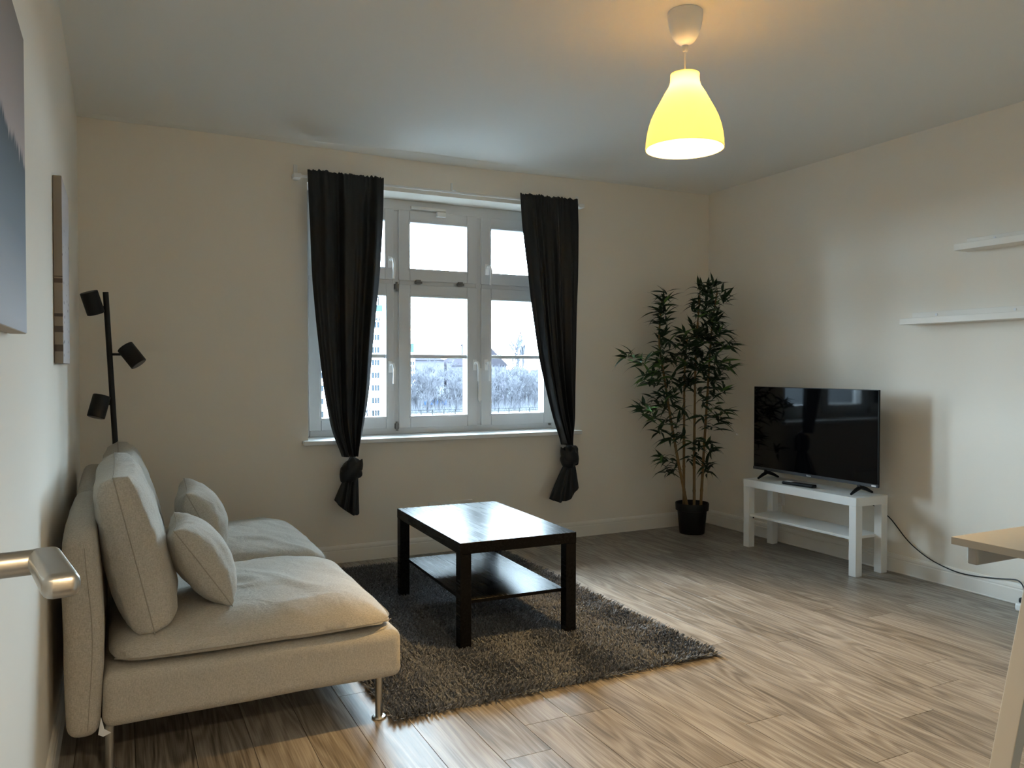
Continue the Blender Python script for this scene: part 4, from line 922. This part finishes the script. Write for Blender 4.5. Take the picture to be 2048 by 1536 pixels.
me = bpy.data.meshes.new('foliage'); me.from_pydata(vs, [], fs); me.polygons.foreach_set('use_smooth', [True] * len(fs)); link('foliage', me, M['leaf'], bp_)['kind'] = 'stuff'
tw.build('branchlets', M['twig'], bp_)['kind'] = 'stuff'

# ------------------------------------------------------------------ outside, seen through the window
GZ = -8.0
gr_ = tag(MB().box(-2500, 4500, D + 6, 5000, GZ - .5, GZ).build('ground', M['ground']), 'frosty pale ground outside beyond the fence', 'ground', kind='structure')
def tree_mesh(seed, hgt, spread, trunk_r, depth=5, upright=.75, twig_min=.022):
    rs = random.Random(seed); vs = []; fs = []
    def seg(a, b_, ra, rb):
        t = (b_ - a).normalized(); u_ = t.orthogonal().normalized(); w_ = t.cross(u_); k = len(vs)
        for (p, r_) in ((a, ra), (b_, rb)):
            for q in range(3): an = 2 * PI * q / 3; vs.append(tuple(p + (u_ * math.cos(an) + w_ * math.sin(an)) * r_))
        for q in range(3): fs.append((k + q, k + (q + 1) % 3, k + 3 + (q + 1) % 3, k + 3 + q))
    def grow(p, d, L, r_, lev):
        e = p + d * L; r2 = max(twig_min, r_ * .62); seg(p, e, r_, r2)
        if lev == 0: return
        for k in range(rs.choice((2, 3, 3)) if lev > 1 else 3):
            az_ = rs.uniform(0, 2 * PI); s_ = rs.uniform(.35, .85) * spread
            nd_ = (d + Vector((math.cos(az_), math.sin(az_), 0)) * s_ + Vector((0, 0, upright * .3))).normalized()
            grow(p.lerp(e, rs.uniform(.55, 1.0)), nd_, L * rs.uniform(.62, .82), r2, lev - 1)
    if depth == 6 and upright < .9:
        for k in range(4): grow(Vector((rs.uniform(-.4, .4), rs.uniform(-.4, .4), 0)), Vector((rs.uniform(-.45, .45), rs.uniform(-.45, .45), 1)).normalized(), hgt * rs.uniform(.10, .22), trunk_r * .7, depth - 1)
    grow(Vector((0, 0, 0)), Vector((rs.uniform(-.08, .08), rs.uniform(-.08, .08), 1)).normalized(), hgt * .27, trunk_r, depth)
    me = bpy.data.meshes.new('bare_branches'); me.from_pydata(vs, [], fs); me.materials.append(M['twigs']); return me
TMs = [tree_mesh(s_, 11.6, .85, .15, 6) for s_ in (1, 2, 3, 4)]
TRK = MB().tube([(0, 0, -.2), (.03, 0, 1.4), (0, .02, 2.9)], [.24, .19, .16], 8)
gl = 'bare trees of the grove behind the fence'
def add_tree(x, y, k, sc, rz, label, group=None, tm=None):
    t = thing('bare_tree', label, 'tree', (x, y, GZ), group); t.rotation_euler.z = rz; t.scale = (sc, sc, sc)
    o = link('branches', tm or TMs[k], None, t); o.name = 'branches'
    me = bpy.data.meshes.get('trunk_shared')
    if me is None:
        me = bpy.data.meshes.new('trunk_shared'); me.from_pydata(TRK.v, [], TRK.f); me.materials.append(M['bark'])
    link('trunk', me, None, t); return t
rng = random.Random(8); cnt = 0
for row_, (yy, sc) in enumerate(((156, .86), (164, .90), (173, .95), (183, 1.0), (196, 1.05), (214, 1.12), (236, 1.2))):
    xa, xb = .335 * yy - 1, .57 * yy + 2; x = xa + rng.uniform(0, 2)
    while x < xb:
        if (82 < x < 102 and yy > 190) or (64 < x < 71.5 and 172 < yy < 180): x += 3; continue
        add_tree(x, yy + rng.uniform(-3, 3), rng.randrange(4), sc * rng.uniform(.96, 1.18), rng.uniform(0, 6.28), 'bare winter tree in the dense grove behind the rail fence', gl)
        x += rng.uniform(2.7, 4.0) * (1 + .04 * row_)
for (x, y) in ((40.5, 140), (44.2, 141), (38, 139)):
    add_tree(x, y, cnt % 4, .55, cnt * 1.7, 'small bare tree in front of the white apartment building', 'small bare trees by the apartment building'); cnt += 1
BIG = tree_mesh(31, 24, .70, .55, 5, 1.0, .13)
add_tree(93.8, 184, 0, 1.0, .6, 'tall bare tree rising above the grove beside the gabled house', None, BIG)
# low field hedge as uncountable scrub
rngn = np.random.default_rng(5); vs = []; fs = []
for k in range(9000):
    y = rngn.uniform(150, 232); x = rngn.uniform(.33, .58) * y; p = Vector((x, y, GZ)); h_ = rngn.uniform(.6, 2.6); w_ = .03
    q = p + Vector((rngn.normal(0, .5), rngn.normal(0, .5), h_)); i = len(vs)
    vs += [(p.x - w_, p.y, p.z), (p.x + w_, p.y, p.z), (p.x, p.y + w_, p.z), tuple(q)]; fs += [(i, i + 1, i + 3), (i + 1, i + 2, i + 3), (i + 2, i, i + 3)]
MB().add(vs, fs).build('scrub', M['twigs'], gr_)['kind'] = 'stuff'
# rail fence along the path
fe = thing('rail_fence', 'low grey rail fence in front of the bare grove', 'fence', (66, 146.5, GZ))
for zr in (.95, .5): MB().box(34, 92, 146.46, 146.54, GZ + zr, GZ + zr + .09).build('rail', M['fence'], fe)
pm = MB().box(-.06, .06, -.06, .06, 0, 1.1); mep = bpy.data.meshes.new('post'); mep.from_pydata(pm.v, [], pm.f); mep.materials.append(M['fence'])
for k in range(25): link('post', mep, None, fe, (34 + k * 2.4 - 66, 0, 0))
# blue tarp-covered trailer, pedestrian
tr = thing('covered_trailer', 'small trailer under a blue cover standing among the bare trees', 'trailer', (67.5, 176, GZ))
MB().rbox(65.0, 70.0, 175, 177, GZ + .5, GZ + 1.7, .15, 2).build('cover', M['blue'], tr)
for x in (66.2, 68.8): MB().cyl((x, 174.9, GZ + .35), (x, 175.2, GZ + .35), .35, 16).build('wheel', M['fence'], tr)
# apartment building on the left
ap = thing('apartment_building', 'white apartment building with lettering behind the sofa side window pane', 'building', (38.0, 152, GZ))
AX0, AX1, AY = 14.0, 47.0, 148.0
MB().box(AX0, AX1, AY, AY + 14, GZ, 12.2).build('facade', M['render'], ap)
MB().box(AX0 - .3, AX1 + .3, AY - .3, AY + 14.3, 12.2, 13.4).build('attic_storey', M['bluetop'], ap)
MB().box(AX1 - 1.4, AX1 - 1.2, AY + 2, AY + 2.2, 13.4, 17.5).build('mast', M['fence'], ap)
wm = MB(); wm.box(0, 1.5, -.06, .04, 0, 1.2); mf = bpy.data.meshes.new('window_unit'); mf.from_pydata(wm.v, [], wm.f); mf.materials.append(M['farglass'])
wb = MB()
for x in (.46, .95): wb.box(x, x + .08, -.12, -.05, 0, 1.2)
for z_ in (-.05, 1.17): wb.box(-.05, 1.55, -.12, -.05, z_, z_ + .08)
mb_ = bpy.data.meshes.new('window_bars'); mb_.from_pydata(wb.v, [], wb.f); mb_.materials.append(M['render'])
for fl_n in range(8):
    for cx in range(6):
        wn = link('window', mf, None, ap, (43.75 - 3.6 * cx - 38.0, AY - 152, -GZ + 9.0 - 2.43 * fl_n)); link('window_frame', mb_, None, wn)
t1 = lettering('ndel', 1.15, M['ink'], ap, 'sign_lettering', .05); t1.location = (44.35 - 38, AY - .15 - 152, 10.75 - GZ); t1.rotation_euler = (PI / 2, 0, 0)
t2 = lettering('IO', 0.95, M['ink'], ap, 'sign_lettering', .05); t2.location = (45.25 - 38, AY - .2 - 152, 8.05 - GZ); t2.rotation_euler = (PI / 2, 0, 0)
# gabled house to the right
gh = thing('gabled_house', 'house with a steep dark gable roof beside the tall bare tree', 'house', (92, 205, GZ))
MB().box(86, 98, 200, 212, GZ, 2.2).build('walls', M['brickfar'], gh)
MB().add([(85.6, 199.6, 2.0), (98.4, 199.6, 2.0), (92, 199.6, 7.9), (85.6, 212.4, 2.0), (98.4, 212.4, 2.0), (92, 212.4, 7.9)], [(0, 1, 2), (3, 5, 4), (0, 2, 5, 3), (1, 4, 5, 2), (0, 3, 4, 1)]).build('roof', M['roof'], gh)
# far block, chimney tower and skyline
fb = thing('far_block', 'distant pale block with a blue top storey beyond the grove', 'building', (101, 300, GZ))
MB().box(97.6, 104.6, 296, 304, GZ, 7.6).build('facade', M['brickfar'], fb)
MB().box(101.5, 104.7, 295.8, 304.2, GZ, 7.6).build('light_wing', M['render'], fb)
MB().box(97.4, 104.2, 295.7, 304, 7.6, 11.0).build('attic_storey', M['bluetop'], fb)
for k in range(4):
    for j in range(3): MB().box(101.9 + j * .95, 102.5 + j * .95, 295.6, 295.9, 5.2 - 2.6 * k, 6.6 - 2.6 * k).build('window', M['farglass'], fb)
ct = thing('chimney_tower', 'slim pale tower on the skyline beyond the middle window pane', 'tower', (141, 330, GZ))
MB().box(139.4, 141.4, 329, 331, GZ, 11.2).build('shaft', M['bluetop'], ct)
MB().box(139.1, 141.7, 328.7, 331.3, 11.2, 12.2).build('cap', M['roof'], ct)
hb_ = thing('low_hall', 'long low hall roof on the skyline beyond the grove', 'building', (135, 380, GZ))
MB().box(122, 147, 372, 390, GZ, 5.4).build('walls', M['brickfar'], hb_)
MB().add([(121.5, 371, 5.4), (147.5, 371, 5.4), (147.5, 391, 5.4), (121.5, 391, 5.4), (126, 381, 8.2), (143, 381, 8.2)], [(0, 1, 5, 4), (2, 3, 4, 5), (1, 2, 5), (3, 0, 4), (0, 3, 2, 1)]).build('roof', M['roof'], hb_)
hb_ = thing('low_hall', 'second long low hall on the skyline next to the slim tower', 'building', (157, 384, GZ))
MB().box(150, 178, 376, 392, GZ, 4.6).build('walls', M['brickfar'], hb_)
MB().add([(150.4, 375.4, 4.6), (178.5, 375.4, 4.6), (178.5, 392.5, 4.6), (150.4, 392.5, 4.6), (156, 384, 7.2), (173, 384, 7.2)], [(0, 1, 5, 4), (2, 3, 4, 5), (1, 2, 5), (3, 0, 4), (0, 3, 2, 1)]).build('roof', M['roof'], hb_)

# unseen warm fill light added behind the doorway at the camera's back
hl = bpy.data.lights.new('hall_fill', 'AREA'); hl.shape = 'DISK'; hl.size = .35; hl.energy = FILL_W; hl.color = (1.0, .78, .52)
ho = bpy.data.objects.new('hall_fill', hl); C.objects.link(ho); ho.location = (.9, -1.0, H - .02)
